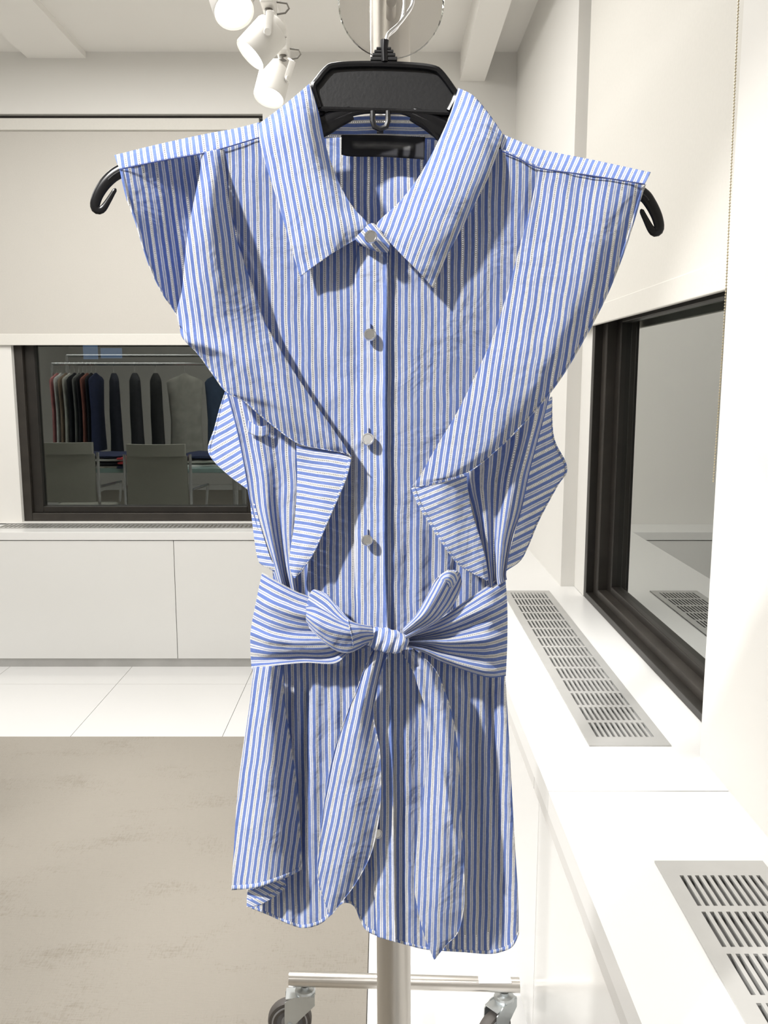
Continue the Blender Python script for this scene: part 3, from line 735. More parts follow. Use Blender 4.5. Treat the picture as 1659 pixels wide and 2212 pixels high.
# ---- undersides of the ruffles turned out at the waist
patch('ruffle_underside', [
    [(640, 958, -20), (690, 968, -22), (730, 978, -25), (760, 986, -27)],
    [(642, 1032, -14), (680, 1036, -20), (715, 1038, -26), (748, 1036, -30)],
    [(637, 1120, -12), (665, 1126, -18), (690, 1124, -24), (712, 1120, -28)],
    [(628, 1183, -12), (645, 1190, -16), (662, 1192, -20), (680, 1192, -24)],
    [(625, 1222, -10), (635, 1226, -14), (648, 1228, -16), (658, 1226, -18)],
    [(634, 1248, -8), (636, 1249, -10), (638, 1249, -11), (640, 1248, -12)]], 34, 60, stripe=(.16, 1, 0), chord=False, hems=(('right', 3),), m='facing', fold=lambda u, v, s, t: wav(u, v, .9, 4) - 2.5*math.sin(PI*s))
patch('ruffle_underside', [
    [(888, 1054, -27), (930, 1048, -25), (970, 1038, -22), (1008, 1028, -20)],
    [(902, 1089, -28), (940, 1082, -26), (980, 1074, -20), (1012, 1066, -14)],
    [(929, 1134, -26), (960, 1128, -24), (995, 1120, -18), (1022, 1112, -12)],
    [(959, 1180, -24), (985, 1174, -22), (1012, 1166, -17), (1036, 1158, -12)],
    [(989, 1219, -20), (1008, 1213, -18), (1028, 1207, -15), (1048, 1202, -11)],
    [(1022, 1240, -16), (1032, 1238, -15), (1042, 1235, -13), (1053, 1232, -10)],
    [(1048, 1253, -12), (1050, 1254, -12), (1052, 1254, -11), (1055, 1253, -10)]], 34, 60, stripe=(-.42, 1, 0), chord=False, hems=(('left', 3),), m='facing', phase=.4, fold=lambda u, v, s, t: wav(u, v, .9, 6) - 2.5*math.sin(PI*s))
# ---- side panels drawn in to the waist
def sidefold(k, sd):
    return lambda u, v, s, t: 5.5*math.sin(s*PI*k+t*1.5)*(.4+.8*t) + wav(u, v, 1.0, sd)
patch('side_panel', [
    [(486, 835, 6), (540, 850, 4), (600, 870, 2), (660, 915, 0)],
    [(512, 930, 4), (555, 945, 3), (600, 958, 0), (652, 985, 0)],
    [(530, 1020, 4), (565, 1030, 2), (605, 1040, 0), (655, 1055, 2)],
    [(541, 1085, 4), (575, 1098, 0), (612, 1112, 0), (650, 1125, 4)],
    [(563, 1160, 4), (590, 1172, 0), (615, 1182, 0), (645, 1195, 4)],
    [(585, 1222, 2), (604, 1234, -2), (622, 1244, 0), (645, 1256, 4)],
    [(596, 1258, 2), (612, 1268, -2), (628, 1276, 0), (648, 1290, 4)]], 50, 80, param=(.052, .15), fold=sidefold(4, 11), phase=.3)
patch('side_panel', [
    [(975, 1010, 0), (1050, 955, 0), (1120, 895, 0), (1193, 832, 4)],
    [(985, 1035, 0), (1052, 1000, 0), (1112, 955, 0), (1176, 900, 4)],
    [(1000, 1068, 0), (1055, 1050, 0), (1100, 1035, -2), (1146, 1012, 2)],
    [(1018, 1120, 2), (1055, 1112, 0), (1092, 1106, -4), (1126, 1100, 0)],
    [(1032, 1180, 2), (1056, 1174, 0), (1082, 1169, -4), (1106, 1162, 0)],
    [(1046, 1240, 2), (1062, 1238, 0), (1078, 1236, -4), (1093, 1232, 0)],
    [(1050, 1275, 2), (1064, 1270, 0), (1080, 1262, -4), (1094, 1252, 0)]], 50, 80, param=(.052, .13), fold=sidefold(4.5, 12), phase=.7)
patch('armhole_binding', [[(536, 908, -2), (550, 917, -6), (566, 921, -7), (582, 916, -5)], [(535, 934, -2), (550, 941, -6), (566, 944, -7), (581, 940, -5)]], 16, 6, param=(.016, .01), m='hem', phase=.2)
# ---- the back halves of the ruffles that show beyond the sides
patch('back_ruffle', [
    [(486, 846, 26), (492, 850, 24), (498, 854, 20), (505, 860, 16)],
    [(474, 882, 34), (488, 890, 28), (502, 898, 22), (516, 905, 14)],
    [(462, 927, 38), (482, 936, 31), (504, 943, 24), (526, 950, 14)],
    [(449, 968, 40), (475, 984, 33), (502, 994, 24), (532, 1003, 14)],
    [(459, 993, 38), (484, 1008, 32), (510, 1018, 24), (537, 1026, 14)],
    [(487, 1021, 34), (504, 1032, 30), (520, 1040, 24), (541, 1046, 14)],
    [(530, 1054, 22), (534, 1057, 20), (538, 1059, 18), (543, 1061, 14)]], 26, 40, stripe=(-.50, .87, 0), chord=False, m='facing', hems=(('left', 2),))
patch('back_ruffle', [
    [(1190, 858, 18), (1192, 857, 22), (1193, 857, 26)],
    [(1158, 925, 14), (1176, 923, 24), (1194, 920, 32)],
    [(1146, 985, 12), (1174, 972, 24), (1201, 957, 34)],
    [(1140, 1030, 12), (1180, 1015, 24), (1222, 997, 36)],
    [(1132, 1075, 12), (1178, 1048, 24), (1224, 1023, 36)],
    [(1124, 1110, 12), (1162, 1080, 24), (1206, 1048, 34)],
    [(1110, 1160, 10), (1132, 1142, 20), (1166, 1122, 30)],
    [(1098, 1205, 8), (1120, 1192, 16), (1143, 1177, 26)],
    [(1090, 1226, 6), (1106, 1220, 12), (1124, 1212, 20)],
    [(1088, 1240, 4), (1090, 1237, 6), (1093, 1233, 8)]], 26, 60, stripe=(-.45, .89, .0), chord=False, m='facing', hems=(('right', 2),), phase=.6, fold=lambda u, v, s, t: 4*math.sin(v/16.0)*s*gs(v, 1000, 70) + wav(u, v, .8, 13))
patch('back_ruffle', [
    [(540, 1080, 14), (544, 1084, 10), (550, 1090, 6)],
    [(546, 1140, 18), (555, 1144, 10), (566, 1150, 4)],
    [(556, 1205, 18), (568, 1206, 8), (584, 1206, 0)],
    [(568, 1222, 14), (582, 1224, 4), (594, 1222, -2)],
    [(590, 1233, 6), (597, 1235, 2), (603, 1237, -2)]], 16, 40, stripe=(.16, 1, 0), chord=False, m='facing', hems=(('bottom', 4),), phase=.3)
# ---- waist sash
def sashfold(amp, k, ph=0, knot=1):
    return lambda u, v, s, t: amp*math.sin(s*PI*k+ph+t*1.2)*(.35+.65*t) + 1.6*math.sin(s*PI*k*2.3+t*4) + wav(u, v, 1.1, 20+k)
patch('waist_sash', [
    [(566, 1237, 8), (553, 1300, 4), (541, 1370, 4), (543, 1445, 8)],
    [(600, 1257, -10), (590, 1320, -18), (584, 1385, -18), (586, 1439, -12)],
    [(640, 1278, -16), (635, 1335, -24), (632, 1392, -24), (657, 1432, -20)],
    [(674, 1293, -18), (678, 1345, -26), (690, 1392, -28), (722, 1433, -26)],
    [(722, 1336, -20), (728, 1365, -26), (738, 1390, -28), (755, 1410, -28)],
    [(788, 1368, -24), (791, 1376, -26), (793, 1386, -28), (797, 1396, -28)]], 60, 60, param=(.072, .1), fold=sashfold(8, 5), chord=False, phase=.1)
patch('waist_sash', [
    [(1091, 1240, 8), (1096, 1310, 4), (1096, 1390, 4), (1093, 1460, 8)],
    [(1055, 1265, -10), (1062, 1328, -18), (1065, 1398, -18), (1060, 1464, -12)],
    [(1026, 1284, -16), (1033, 1340, -24), (1035, 1402, -24), (1026, 1456, -20)],
    [(965, 1326, -20), (975, 1362, -26), (972, 1400, -28), (954, 1430, -26)],
    [(918, 1352, -22), (925, 1374, -27), (922, 1392, -28), (912, 1409, -28)],
    [(866, 1377, -26), (868, 1383, -28), (869, 1388, -28), (870, 1394, -28)]], 60, 60, param=(.074, .1), fold=sashfold(8, 5.4, 1), chord=False, phase=.55)
# ---- bow: loops, knot, tails
patch('bow_loop', [
    [(661, 1312, -30), (668, 1288, -28), (676, 1274, -24), (692, 1277, -24), (708, 1285, -26)],
    [(690, 1330, -32), (700, 1308, -30), (710, 1295, -28), (722, 1303, -28), (732, 1315, -30)],
    [(735, 1352, -36), (742, 1342, -34), (748, 1336, -32), (756, 1340, -33), (765, 1347, -36)],
    [(798, 1364, -38), (799, 1362, -38), (800, 1361, -38), (802, 1360, -38), (803, 1360, -39)]], 30, 40, param=(.030, .06), chord=False, m='facing', label='upper inside of the bow loop')
patch('bow_loop', [
    [(661, 1310, -30), (661, 1325, -30), (661, 1340, -30), (668, 1355, -30)],
    [(676, 1308, -42), (680, 1335, -48), (684, 1362, -46), (692, 1381, -38)],
    [(700, 1318, -46), (706, 1348, -54), (713, 1380, -52), (724, 1405, -40)],
    [(726, 1334, -48), (734, 1358, -56), (744, 1386, -54), (752, 1411, -42)],
    [(752, 1347, -48), (760, 1364, -56), (768, 1384, -54), (777, 1401, -42)],
    [(780, 1358, -44), (786, 1366, -50), (790, 1376, -48), (794, 1390, -40)],
    [(802, 1362, -38), (803, 1368, -40), (804, 1376, -40), (804, 1384, -38)]], 36, 46, param=(.034, .06), chord=False, fold=lambda u, v, s, t: 2.2*math.sin(s*10+t*2), phase=.3)
patch('bow_loop', [
    [(751, 1338, -58), (756, 1360, -63), (761, 1382, -60), (763, 1399, -52)],
    [(775, 1347, -54), (780, 1360, -58), (785, 1374, -56), (788, 1390, -48)],
    [(804, 1352, -46), (806, 1362, -48), (807, 1372, -48), (807, 1384, -44)]], 24, 20, param=(.026, .03), chord=False, phase=.1, hems=(('top', 1),))
patch('bow_loop', [
    [(969, 1231, -24), (984, 1232, -20), (994, 1240, -18), (998, 1262, -18)],
    [(944, 1250, -30), (962, 1248, -32), (980, 1265, -28), (988, 1292, -22)],
    [(926, 1280, -34), (942, 1285, -42), (958, 1304, -38), (970, 1318, -26)],
    [(900, 1325, -38), (914, 1330, -46), (928, 1341, -44), (940, 1346, -32)],
    [(870, 1358, -38), (872, 1366, -42), (874, 1374, -42), (877, 1382, -36)]], 36, 50, param=(.036, .07), chord=False, fold=lambda u, v, s, t: 3.0*math.sin(s*11+t*2), phase=.2)
patch('bow_loop', [
    [(948, 1247, -34), (956, 1238, -34), (970, 1232, -32), (984, 1236, -28), (990, 1250, -26)],
    [(955, 1256, -36), (962, 1250, -37), (970, 1250, -36), (976, 1256, -33), (978, 1266, -30)],
    [(962, 1263, -34), (964, 1261, -34), (967, 1262, -34), (969, 1264, -34), (970, 1268, -33)]], 24, 14, param=(.02, .014), swap=True, chord=False, m='facing', label='curled tip of the bow loop')
def knot():
    nu, nv = 40, 28; a = Vector(at(795, 1372, D0-.038)); b = Vector(at(875, 1394, D0-.036)); ax = (b-a); L_ = ax.length; ax.normalize()
    up = Vector((0, 0, 1)); up = (up-ax*up.dot(ax)).normalized(); out = ax.cross(up)
    if out.y > 0: out = -out
    V = []; UVs = []
    for j in range(nv):
        t = j/(nv-1); prof = (.55+.45*math.sin(PI*min(1, max(0, t*1.0)))**.5)
        for i in range(nu):
            th = 2*PI*i/nu; rz = 25*.000362*prof*(1+.05*math.sin(t*23+math.sin(th)*1.8)); ry = .011*prof*(1+.10*math.sin(t*23+math.sin(th)*1.8))
            V.append(a + ax*(L_*t) + up*(rz*math.cos(th)) + out*(ry*math.sin(th)) + ax*(.002*math.cos(th)))
            UVs.append((t*3.1+.35+.25*math.cos(th), i*.25))
    f = [(j*nu+i, j*nu+(i+1) % nu, (j+1)*nu+(i+1) % nu, (j+1)*nu+i) for j in range(nv-1) for i in range(nu)]
    me = bpy.data.meshes.new('bow_knot'); me.from_pydata([tuple(p) for p in V], [], f); ul = me.uv_layers.new(name='UVMap')
    for lp in me.loops: ul.data[lp.index].uv = UVs[lp.vertex_index]
    bm = bmesh.new(); bm.from_mesh(me); bmesh.ops.recalc_face_normals(bm, faces=bm.faces); bm.to_mesh(me); bm.free()
    return link('bow_knot', me, M['facing'], blouse, smooth=True)
knot()
patch('sash_tail', [
    [(806, 1404, -30), (820, 1408, -30), (838, 1410, -30)],
    [(786, 1450, -32), (802, 1452, -35), (822, 1452, -32)],
    [(769, 1495, -30), (790, 1500, -35), (812, 1500, -30)],
    [(752, 1535, -28), (778, 1540, -34), (806, 1545, -28)],
    [(718, 1636, -26), (770, 1632, -34), (821, 1625, -26)],
    [(695, 1767, -26), (760, 1752, -36), (823, 1725, -26)],
    [(685, 1868, -26), (750, 1845, -36), (815, 1792, -26)],
    [(687, 1902, -26), (742, 1886, -34), (800, 1850, -26)],
    [(694, 1931, -26), (726, 1926, -31), (768, 1910, -26)],
    [(702, 1953, -26), (717, 1955, -28), (735, 1953, -26)],
    [(711, 1974, -26), (714, 1977, -26), (717, 1976, -26)]], 40, 110, stripe=(1, -.20, 0), hems=(('left', 1), ('right', 1)), fold=lambda u, v, s, t: 3.5*math.sin(s*PI*2.5+1)*max(0, 1-(v-1400)/500) + wav(u, v, 1.1, 30), phase=.45, chord=False)
patch('sash_tail', [
    [(862, 1402, -28), (878, 1404, -30), (895, 1402, -28)],
    [(888, 1440, -28), (912, 1444, -33), (940, 1445, -28)],
    [(905, 1490, -26), (936, 1494, -33), (962, 1496, -26)],
    [(918, 1530, -26), (948, 1534, -33), (976, 1540, -26)],
    [(926, 1600, -24), (960, 1604, -32), (988, 1610, -24)],
    [(922, 1660, -24), (962, 1670, -32), (994, 1690, -24)],
    [(912, 1720, -24), (960, 1735, -34), (996, 1760, -24)],
    [(903, 1790, -24), (955, 1810, -34), (1001, 1830, -24)],
    [(894, 1902, -24), (950, 1915, -34), (1004, 1920, -24)],
    [(901, 1958, -24), (952, 1968, -32), (1002, 1965, -24)],
    [(912, 2005, -24), (950, 2014, -28), (990, 2014, -24)],
    [(924, 2042, -22), (944, 2050, -24), (964, 2042, -22)],
    [(936, 2070, -20), (938, 2073, -20), (941, 2071, -20)]], 40, 110, stripe=(1, -.03, 0), hems=(('right', 1),), fold=lambda u, v, s, t: 3.0*math.sin(s*PI*2.2)*max(0, 1-(v-1400)/600) - 4.5*gs(u, 921+(v-1530)*.235, 9)*(1440 < v < 1860) + wav(u, v, 1.1, 33), phase=.1, chord=False)
# ---- loose flap of the ruffle hem hanging at the side
patch('side_flap', [
    [(547, 1440, -6), (570, 1440, -16), (592, 1439, -16), (612, 1437, -6)],
    [(539, 1520, -6), (565, 1521, -18), (592, 1521, -16), (616, 1518, -4)],
    [(527, 1600, -6), (562, 1602, -20), (598, 1601, -18), (628, 1598, -4)],
    [(515, 1690, -6), (558, 1692, -22), (602, 1690, -18), (640, 1683, -4)],
    [(507, 1800, -6), (554, 1802, -24), (606, 1798, -18), (648, 1785, -4)],
    [(500, 1923, -6), (556, 1917, -22), (611, 1899, -18), (653, 1878, -6)]], 40, 80, stripe=(1, -.15, 0), chord=False, hems=(('bottom', 2), ('right', 1)), fold=lambda u, v, s, t: 4*math.sin(s*PI*2.4+.5) + wav(u, v, 1.2, 40), phase=.7, label='loose side flap with a slanting hem')
patch('side_flap', [
    [(535, 1922, -2), (562, 1918, -6), (590, 1906, -6), (614, 1894, -4)],
    [(533, 1942, -2), (562, 1938, -6), (592, 1926, -6), (618, 1908, -4)],
    [(533, 1960, -2), (562, 1955, -6), (592, 1938, -6), (617, 1919, -4)]], 26, 12, stripe=(.5, .87, 0), chord=False, m='facing', hems=(('bottom', 5),))
# ---- collar
def leaf(rows, stripe, phase, label):
    return patch('collar_leaf', rows, 40, 60, stripe=stripe, phase=phase, m='facing', chord=False, thick=.0010, label=label, fold=lambda u, v, s, t: -2.5*math.sin(PI*s)+wav(u, v, .5, 50))
leaf([
    [(558, 268, 10), (596, 240, 10), (634, 210, 12), (669, 180, 16)],
    [(560, 302, -8), (604, 280, -14), (650, 255, -10), (689, 245, 12)],
    [(572, 350, -14), (624, 332, -20), (672, 320, -18), (706, 322, 4)],
    [(590, 405, -18), (646, 395, -24), (696, 388, -22), (733, 395, -4)],
    [(610, 470, -20), (668, 458, -26), (720, 446, -25), (763, 447, -12)],
    [(628, 531, -22), (682, 510, -27), (738, 488, -27), (795, 484, -20)],
    [(641, 574, -22), (690, 545, -26), (736, 518, -27), (783, 501, -22)],
    [(648, 597, -22), (684, 571, -25), (722, 545, -26), (771, 516, -24)]], (1, .17, 0), .35, 'collar leaf in bright light')
leaf([
    [(990, 190, 16), (1022, 206, 12), (1054, 242, 10), (1087, 290, 8)],
    [(972, 248, 10), (1012, 262, -10), (1050, 288, -14), (1080, 315, -8)],
    [(950, 298, 2), (996, 318, -18), (1036, 338, -20), (1068, 350, -14)],
    [(926, 345, -6), (974, 372, -22), (1016, 390, -24), (1048, 398, -18)],
    [(895, 396, -12), (944, 424, -25), (986, 444, -26), (1020, 452, -20)],
    [(858, 441, -17), (908, 474, -27), (956, 500, -27), (994, 500, -22)],
    [(815, 482, -20), (868, 514, -27), (920, 548, -27), (966, 552, -22)],
    [(826, 503, -21), (872, 540, -26), (916, 572, -26), (949, 590, -22)],
    [(843, 525, -22), (873, 556, -25), (905, 588, -25), (936, 622, -22)]], (1, -.37, 0), .05, 'collar leaf in shade')
patch('collar_stand', [
    [(796, 484, -22), (806, 482, -22), (815, 489, -22)],
    [(781, 500, -24), (806, 502, -26), (829, 508, -24)],
    [(768, 517, -24), (800, 528, -27), (843, 528, -24)],
    [(785, 532, -22), (810, 542, -24), (837, 546, -22)]], 18, 16, stripe=(.75, .66, 0), m='facing', chord=False, label='front collar stand with the top button')
button(801, 512, 13.5, -33, (.05, .12), 'flat silver top button')

# ------------------------------------------------------------------ hanger
hg = thing('clothes_hanger', 'black plastic clothes hanger with a steel hook holding the striped blouse', 'hanger', tuple(at(830, 140, D0+.02)))
HY = D0 + .022
def hp(u, v, dy=0): return at(u, v, HY + dy*.001)
outl = [(686, 236), (671, 190), (680, 172), (700, 147), (708, 139), (722, 135), (800, 132), (890, 135), (938, 142), (950, 147), (959, 156), (985, 192), (993, 208), (974, 244), (830, 239)]
outl = [(u, v) for u, v in outl]
mb = MB(); mb.prism([hp(u, v, 0) for u, v in outl], Vector((0, .006, 0))); mb.build('center_plate', M['black'], hg, bevel=.0008)
for web in ([(688, 234), (790, 238), (765, 245), (735, 254), (712, 268), (695, 283), (690, 262)], [(848, 238), (973, 242), (962, 272), (948, 300), (920, 270), (895, 252), (868, 243)]):
    mb = MB(); mb.prism([hp(u, v, 1.2) for u, v in web], Vector((0, .003, 0))); mb.build('web', M['black'], hg)
# raised rim of the plate
mb = MB(); rim = [(690, 234), (677, 190), (686, 174), (705, 151), (725, 142), (800, 139), (890, 142), (936, 148), (953, 159), (979, 194), (985, 208), (970, 240)]
mb.tube([hp(u, v, -1.2) for u, v in [(p[0], p[1]) for p in resample(mm(rim), 60)]], .0026, 8); mb.tube([hp(u, v, -1.0) for u, v in ((690, 236), (830, 240), (971, 245))], .0022, 8)
mb.build('rim', M['blackglossy'], hg, smooth=True)
# neck ribs and hook socket
mb = MB()
for k, (w, y0, y1) in enumerate(((29, 125, 133), (25, 117, 124), (21, 110, 116), (16, 104, 109))):
    a, b = hp(829-w, y0, 0), hp(829+w, y1, 0); mb.box(a.x, HY-.003, b.z, b.x, HY+.007, a.z)
a, b = hp(822, 104), hp(838, 134); mb.box(a.x, HY-.0005, b.z, b.x, HY+.005, a.z)
mb.build('neck_ribs', M['black'], hg, bevel=.0005)
mb = MB(); mb.tube([hp(831, 134, -1.5), hp(830, 108, -1.5), hp(831, 88, -1)], [.0030, .0029, .0034], 14); mb.build('hook_socket', M['blackglossy'], hg, smooth=True)
hook = [(831, 110), (834, 88), (840, 72), (860, 54), (876, 34), (889, 14), (893, -8), (893, -50), (886, -82), (866, -104), (842, -106), (822, -92), (812, -72), (811, -62)]
mb = MB(); mb.tube([hp(u, v, -2) for u, v in [(p[0], p[1]) for p in resample(mm(hook), 60)]], .00135, 10)
hook2 = [(838, 78), (856, 62), (868, 40), (872, 16), (873, -8), (880, -50)]
mb.tube([hp(u, v, 1) for u, v in [(p[0], p[1]) for p in resample(mm(hook2), 30)]], .0010, 8); mb.build('hook', M['chrome'], hg, smooth=True)
# arms with curled tips
def arm(pts, name='arm'):
    mb = MB(); q = resample(mm([p[:2] for p in pts]), 140); rr = resample([(i*10.0, p[2], 0) for i, p in enumerate(pts)], 70, True)
    # radii by control position
    L = [0]
    for i in range(1, len(pts)): L.append(L[-1]+math.hypot(pts[i][0]-pts[i-1][0], pts[i][1]-pts[i-1][1]))
    rad = []
    for k in range(140):
        s = L[-1]*k/139; i = 0
        while i < len(L)-2 and s > L[i+1]: i += 1
        t = (s-L[i])/(L[i+1]-L[i]); rad.append((pts[i][2]*(1-t)+pts[i+1][2]*t)*.000366)
    mb.tube([hp(u, v) for u, v, _ in q], rad, 12, flat=.45, axis=(0, 1, 0))
    o = mb.build(name, M['blackglossy'], hg, smooth=True)
    mb = MB(); mb.tube([hp(u, v, -2) for u, v, _ in q][:int(140*.80)], [r*.16 for r in rad][:int(140*.80)], 6)
    mb.build('ridge', M['black'], o, smooth=True)
arm([(760, 244, 14), (725, 258, 19), (690, 275, 22), (600, 305, 18), (430, 338, 15), (300, 358, 15), (258, 371, 14), (232, 391, 13), (214, 416, 12), (206, 437, 11), (206, 449, 10), (213, 454, 9), (222, 451, 8), (232, 437, 6.5), (244, 417, 5), (249, 409, 4.5), (250, 407, 2)])
arm([(890, 246, 14), (925, 262, 19), (960, 282, 22), (1050, 318, 18), (1200, 358, 15), (1340, 395, 15), (1387, 419, 14), (1404, 438, 13), (1418, 465, 12), (1424, 488, 11), (1422, 499, 10), (1413, 502, 9), (1405, 493, 8), (1396, 476, 6.5), (1388, 460, 5.5), (1386, 455, 5), (1384, 452, 2)])
mb = MB(); mb.tube([hp(u, v, -1) for u, v in [(p[0], p[1]) for p in resample(mm([(694, 284), (712, 268), (735, 254), (765, 245), (800, 240), (860, 241), (895, 252), (920, 270), (948, 300)]), 50)]], .0019, 8); mb.build('brace', M['blackglossy'], hg, smooth=True)
mb = MB(); mb.tube([hp(u, v, -3) for u, v in ((805, 240), (805, 262), (809, 274), (821, 279), (834, 274), (838, 262), (838, 240))], .0021, 8)
a, b = hp(814, 276, 0), hp(828, 288, 0); mb.box(a.x, HY-.003, b.z, b.x, HY+.001, a.z); mb.build('loop', M['black'], hg, smooth=True)

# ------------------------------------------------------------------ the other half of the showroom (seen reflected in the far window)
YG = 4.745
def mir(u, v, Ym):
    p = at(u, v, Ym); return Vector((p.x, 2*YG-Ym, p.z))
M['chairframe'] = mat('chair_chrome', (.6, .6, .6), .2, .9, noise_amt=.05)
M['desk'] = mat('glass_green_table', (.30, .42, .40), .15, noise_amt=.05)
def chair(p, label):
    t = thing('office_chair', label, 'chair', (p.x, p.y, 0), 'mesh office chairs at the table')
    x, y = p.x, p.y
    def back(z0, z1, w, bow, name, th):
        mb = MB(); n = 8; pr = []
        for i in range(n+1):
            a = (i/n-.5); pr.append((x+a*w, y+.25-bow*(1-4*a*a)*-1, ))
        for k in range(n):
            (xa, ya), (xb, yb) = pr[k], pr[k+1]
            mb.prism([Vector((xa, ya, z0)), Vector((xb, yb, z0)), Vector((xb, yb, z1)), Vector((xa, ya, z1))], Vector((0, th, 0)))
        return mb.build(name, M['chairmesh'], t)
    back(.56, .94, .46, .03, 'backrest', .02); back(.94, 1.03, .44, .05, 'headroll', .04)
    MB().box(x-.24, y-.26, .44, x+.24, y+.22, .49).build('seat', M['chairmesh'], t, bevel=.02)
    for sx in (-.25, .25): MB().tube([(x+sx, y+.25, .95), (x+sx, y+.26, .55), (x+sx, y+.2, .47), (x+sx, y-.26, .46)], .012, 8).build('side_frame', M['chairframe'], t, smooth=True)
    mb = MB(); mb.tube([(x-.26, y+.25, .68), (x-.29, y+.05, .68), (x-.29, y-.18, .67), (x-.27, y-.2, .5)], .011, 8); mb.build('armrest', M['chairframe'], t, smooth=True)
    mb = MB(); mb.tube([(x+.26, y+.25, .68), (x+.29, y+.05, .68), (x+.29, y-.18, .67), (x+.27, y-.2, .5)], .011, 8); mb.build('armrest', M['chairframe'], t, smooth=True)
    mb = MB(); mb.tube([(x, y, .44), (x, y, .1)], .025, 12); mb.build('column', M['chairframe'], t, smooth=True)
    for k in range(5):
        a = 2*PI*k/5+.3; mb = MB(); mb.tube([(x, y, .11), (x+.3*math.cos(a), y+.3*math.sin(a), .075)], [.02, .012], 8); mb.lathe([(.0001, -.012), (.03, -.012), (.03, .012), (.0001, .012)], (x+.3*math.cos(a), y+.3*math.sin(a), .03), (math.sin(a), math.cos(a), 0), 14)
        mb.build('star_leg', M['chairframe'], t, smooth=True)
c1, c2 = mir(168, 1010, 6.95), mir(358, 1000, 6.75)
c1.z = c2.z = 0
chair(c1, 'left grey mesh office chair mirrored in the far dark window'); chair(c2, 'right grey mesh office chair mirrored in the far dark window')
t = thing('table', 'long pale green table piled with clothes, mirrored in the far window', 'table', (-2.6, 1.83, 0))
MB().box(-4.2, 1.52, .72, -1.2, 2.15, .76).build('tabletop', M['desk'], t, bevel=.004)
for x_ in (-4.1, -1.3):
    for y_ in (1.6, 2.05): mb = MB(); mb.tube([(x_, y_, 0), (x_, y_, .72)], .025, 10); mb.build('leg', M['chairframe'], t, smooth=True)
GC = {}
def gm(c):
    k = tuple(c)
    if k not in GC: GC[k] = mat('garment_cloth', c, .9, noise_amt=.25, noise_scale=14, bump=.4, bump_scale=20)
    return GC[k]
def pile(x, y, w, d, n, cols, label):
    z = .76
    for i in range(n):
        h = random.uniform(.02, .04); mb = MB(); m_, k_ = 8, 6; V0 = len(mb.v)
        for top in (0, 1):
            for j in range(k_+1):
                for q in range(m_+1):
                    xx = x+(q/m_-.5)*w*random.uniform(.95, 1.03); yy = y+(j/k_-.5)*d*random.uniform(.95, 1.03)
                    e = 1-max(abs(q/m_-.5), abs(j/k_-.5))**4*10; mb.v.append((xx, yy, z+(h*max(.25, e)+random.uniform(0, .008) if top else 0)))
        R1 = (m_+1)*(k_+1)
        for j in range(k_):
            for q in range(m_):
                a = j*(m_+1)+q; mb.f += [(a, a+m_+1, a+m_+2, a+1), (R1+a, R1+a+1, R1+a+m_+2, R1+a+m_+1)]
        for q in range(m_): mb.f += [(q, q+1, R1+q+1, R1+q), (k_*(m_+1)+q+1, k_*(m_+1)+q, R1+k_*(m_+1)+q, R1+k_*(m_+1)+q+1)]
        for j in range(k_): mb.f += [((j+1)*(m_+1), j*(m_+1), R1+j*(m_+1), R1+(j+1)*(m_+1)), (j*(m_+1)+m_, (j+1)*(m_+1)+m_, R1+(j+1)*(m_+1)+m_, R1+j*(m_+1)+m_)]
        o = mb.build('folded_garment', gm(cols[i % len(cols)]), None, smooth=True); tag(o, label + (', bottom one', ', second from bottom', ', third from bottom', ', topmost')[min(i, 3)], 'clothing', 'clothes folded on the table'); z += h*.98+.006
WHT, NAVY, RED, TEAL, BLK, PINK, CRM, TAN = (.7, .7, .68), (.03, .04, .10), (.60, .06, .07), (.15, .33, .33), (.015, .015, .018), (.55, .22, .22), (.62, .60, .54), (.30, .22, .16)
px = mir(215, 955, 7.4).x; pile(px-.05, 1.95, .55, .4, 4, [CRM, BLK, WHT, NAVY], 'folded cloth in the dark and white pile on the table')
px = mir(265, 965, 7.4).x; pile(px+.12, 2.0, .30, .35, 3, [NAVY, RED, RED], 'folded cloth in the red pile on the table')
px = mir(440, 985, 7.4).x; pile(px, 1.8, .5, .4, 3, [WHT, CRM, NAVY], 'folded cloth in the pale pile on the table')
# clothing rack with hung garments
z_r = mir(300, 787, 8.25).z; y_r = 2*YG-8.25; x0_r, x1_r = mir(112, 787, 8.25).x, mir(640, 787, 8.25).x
r2 = thing('clothes_rail', 'long straight clothes rail full of garments, mirrored in the far window', 'clothes rack', ((x0_r+x1_r)/2, y_r, 0))
mb = MB(); mb.tube([(x0_r, y_r, z_r), (x1_r, y_r, z_r)], .014, 12); mb.build('top_bar', M['chairframe'], r2, smooth=True)
mb = MB(); mb.tube([(x0_r, y_r-.4, z_r+.09), (x1_r, y_r-.4, z_r+.09)], .014, 12); mb.build('top_bar', M['chairframe'], r2, smooth=True)
for xx in (x0_r, x1_r):
    mb = MB(); mb.tube([(xx, y_r, z_r), (xx, y_r, .04)], .014, 10); mb.build('upright', M['chairframe'], r2, smooth=True)
    mb = MB(); mb.tube([(xx, y_r-.4, z_r+.09), (xx, y_r-.4, .04)], .014, 10); mb.build('upright', M['chairframe'], r2, smooth=True)
    mb = MB(); mb.tube([(xx, y_r-.45, .04), (xx, y_r+.25, .04)], .016, 10); mb.build('foot_bar', M['chairframe'], r2, smooth=True)
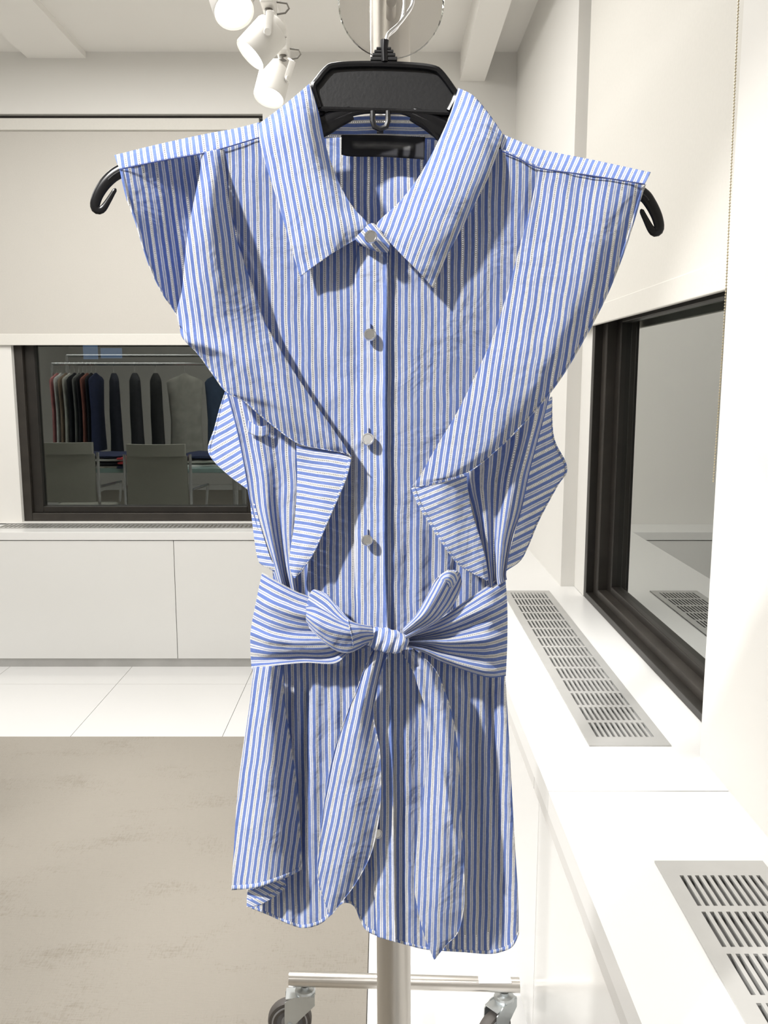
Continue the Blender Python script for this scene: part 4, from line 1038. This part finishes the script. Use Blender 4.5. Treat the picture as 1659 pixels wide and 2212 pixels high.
def hung(x, w, l, yaw, col, label, thin=1):
    t = thing('hanging_garment', label, 'clothing', (x, y_r, z_r), 'garments on the mirrored rail')
    e = Vector((math.cos(yaw), math.sin(yaw), 0)); n_ = Vector((-math.sin(yaw), math.cos(yaw), 0)); mb = MB(); N_ = 20
    secs = [(.03, .10, .02), (.05, .30, .03), (.085, .80, .035), (.12, 1.0, .04), (.28, .92, .045), (.5, .84, .05), (.75, .90, .05), (1, 1.0, .06)]
    for k, (f, ww, th) in enumerate(secs):
        for i in range(N_):
            a = 2*PI*i/N_; rr = 1+.12*math.sin(a*5+k)*min(1, k/4)
            mb.v.append(tuple(Vector((x, y_r, z_r-.06-f*l)) + e*(w/2*ww*math.cos(a)) + n_*(th*thin*rr*math.sin(a))))
    for k in range(len(secs)-1):
        for i in range(N_): mb.f.append((k*N_+i, k*N_+(i+1) % N_, (k+1)*N_+(i+1) % N_, (k+1)*N_+i))
    mb.f.append(tuple(range(N_))); mb.build('body', gm(col), t, smooth=True)
    mb = MB(); mb.tube([(x, y_r, z_r-.075), (x, y_r, z_r-.02), (x+e.x*.018, y_r+e.y*.018, z_r), (x, y_r, z_r+.018), (x-e.x*.016, y_r-e.y*.016, z_r+.004)], .002, 6); mb.build('hook', M['chrome'], t, smooth=True)
spec = [(122, 'pink', PINK, .95), (131, 'white', WHT, .9), (141, 'tan', TAN, .95), (150, 'cream', CRM, .9), (160, 'black', BLK, .9), (169, 'grey', (.2, .2, .19), .9), (178, 'black', BLK, .85), (187, 'rust', (.32, .12, .09), .9), (196, 'black', BLK, .85), (206, 'navy', NAVY, .9)]
for i, (u, nm, c, l) in enumerate(spec):
    hung(mir(u, 787, 8.25).x, .42, l*.85, PI/2+random.uniform(-.03, .03), c, ('slim %s garment hung edge-on, number %d place along the mirrored rail from its left end' % (nm, i+1)).replace('number %d place' % (i+1), ('first', 'second', 'third', 'fourth', 'fifth', 'sixth', 'seventh', 'eighth', 'ninth', 'tenth')[i]), .28)
hung(mir(245, 787, 8.25).x,   .34, .85, 1.15, (.02, .022, .035), 'dark navy top turned half round on the mirrored rail')
hung(mir(290, 787, 8.25).x, .34, .8, 1.1, (.035, .035, .04), 'charcoal top on the mirrored rail left of the dark dress')
hung(mir(335, 787, 8.25).x, .34, .85, 1.1, (.03, .03, .03), 'black dress on the mirrored rail beside the pale grey dress')
hung(mir(398, 787, 8.25).x, .36, .95, .1, (.36, .35, .31), 'pale grey dress facing out on the mirrored rail')
hung(mir(470, 787, 8.25).x, .28, .95, .25, (.05, .08, .14), 'denim blue dress on the mirrored rail right of the pale one')
hung(mir(545, 787, 8.25).x, .28, .9, .25, (.1, .1, .1), 'grey dress at the right end of the mirrored rail')
o = MB().box(-30, 40, -30, 8, 48, 40).build('building', M['facade']); tag(o, 'dark office tower with one blue lit window beyond the far window', 'building')
M['bluewin'] = mat('blue_lit_window', (.2, .3, .5), .5, emit=((.16, .30, .62), .28), noise_amt=.01)
for (a, b, c, d) in ((180, 744, 212, 776), (218, 752, 264, 774)):
    p, q = at(a, b, 39.98), at(c, d, 39.98); MB().box(p.x, 39.9, q.z, q.x, 40.02, p.z).build('lit_window', M['bluewin'], o)

for o in C.objects:                    # these stand on the rug
    if o.parent is None and o.name.split('.')[0] in ('office_chair', 'table', 'clothes_rail', 'folded_garment', 'hanging_garment'): o.location.z += .0032
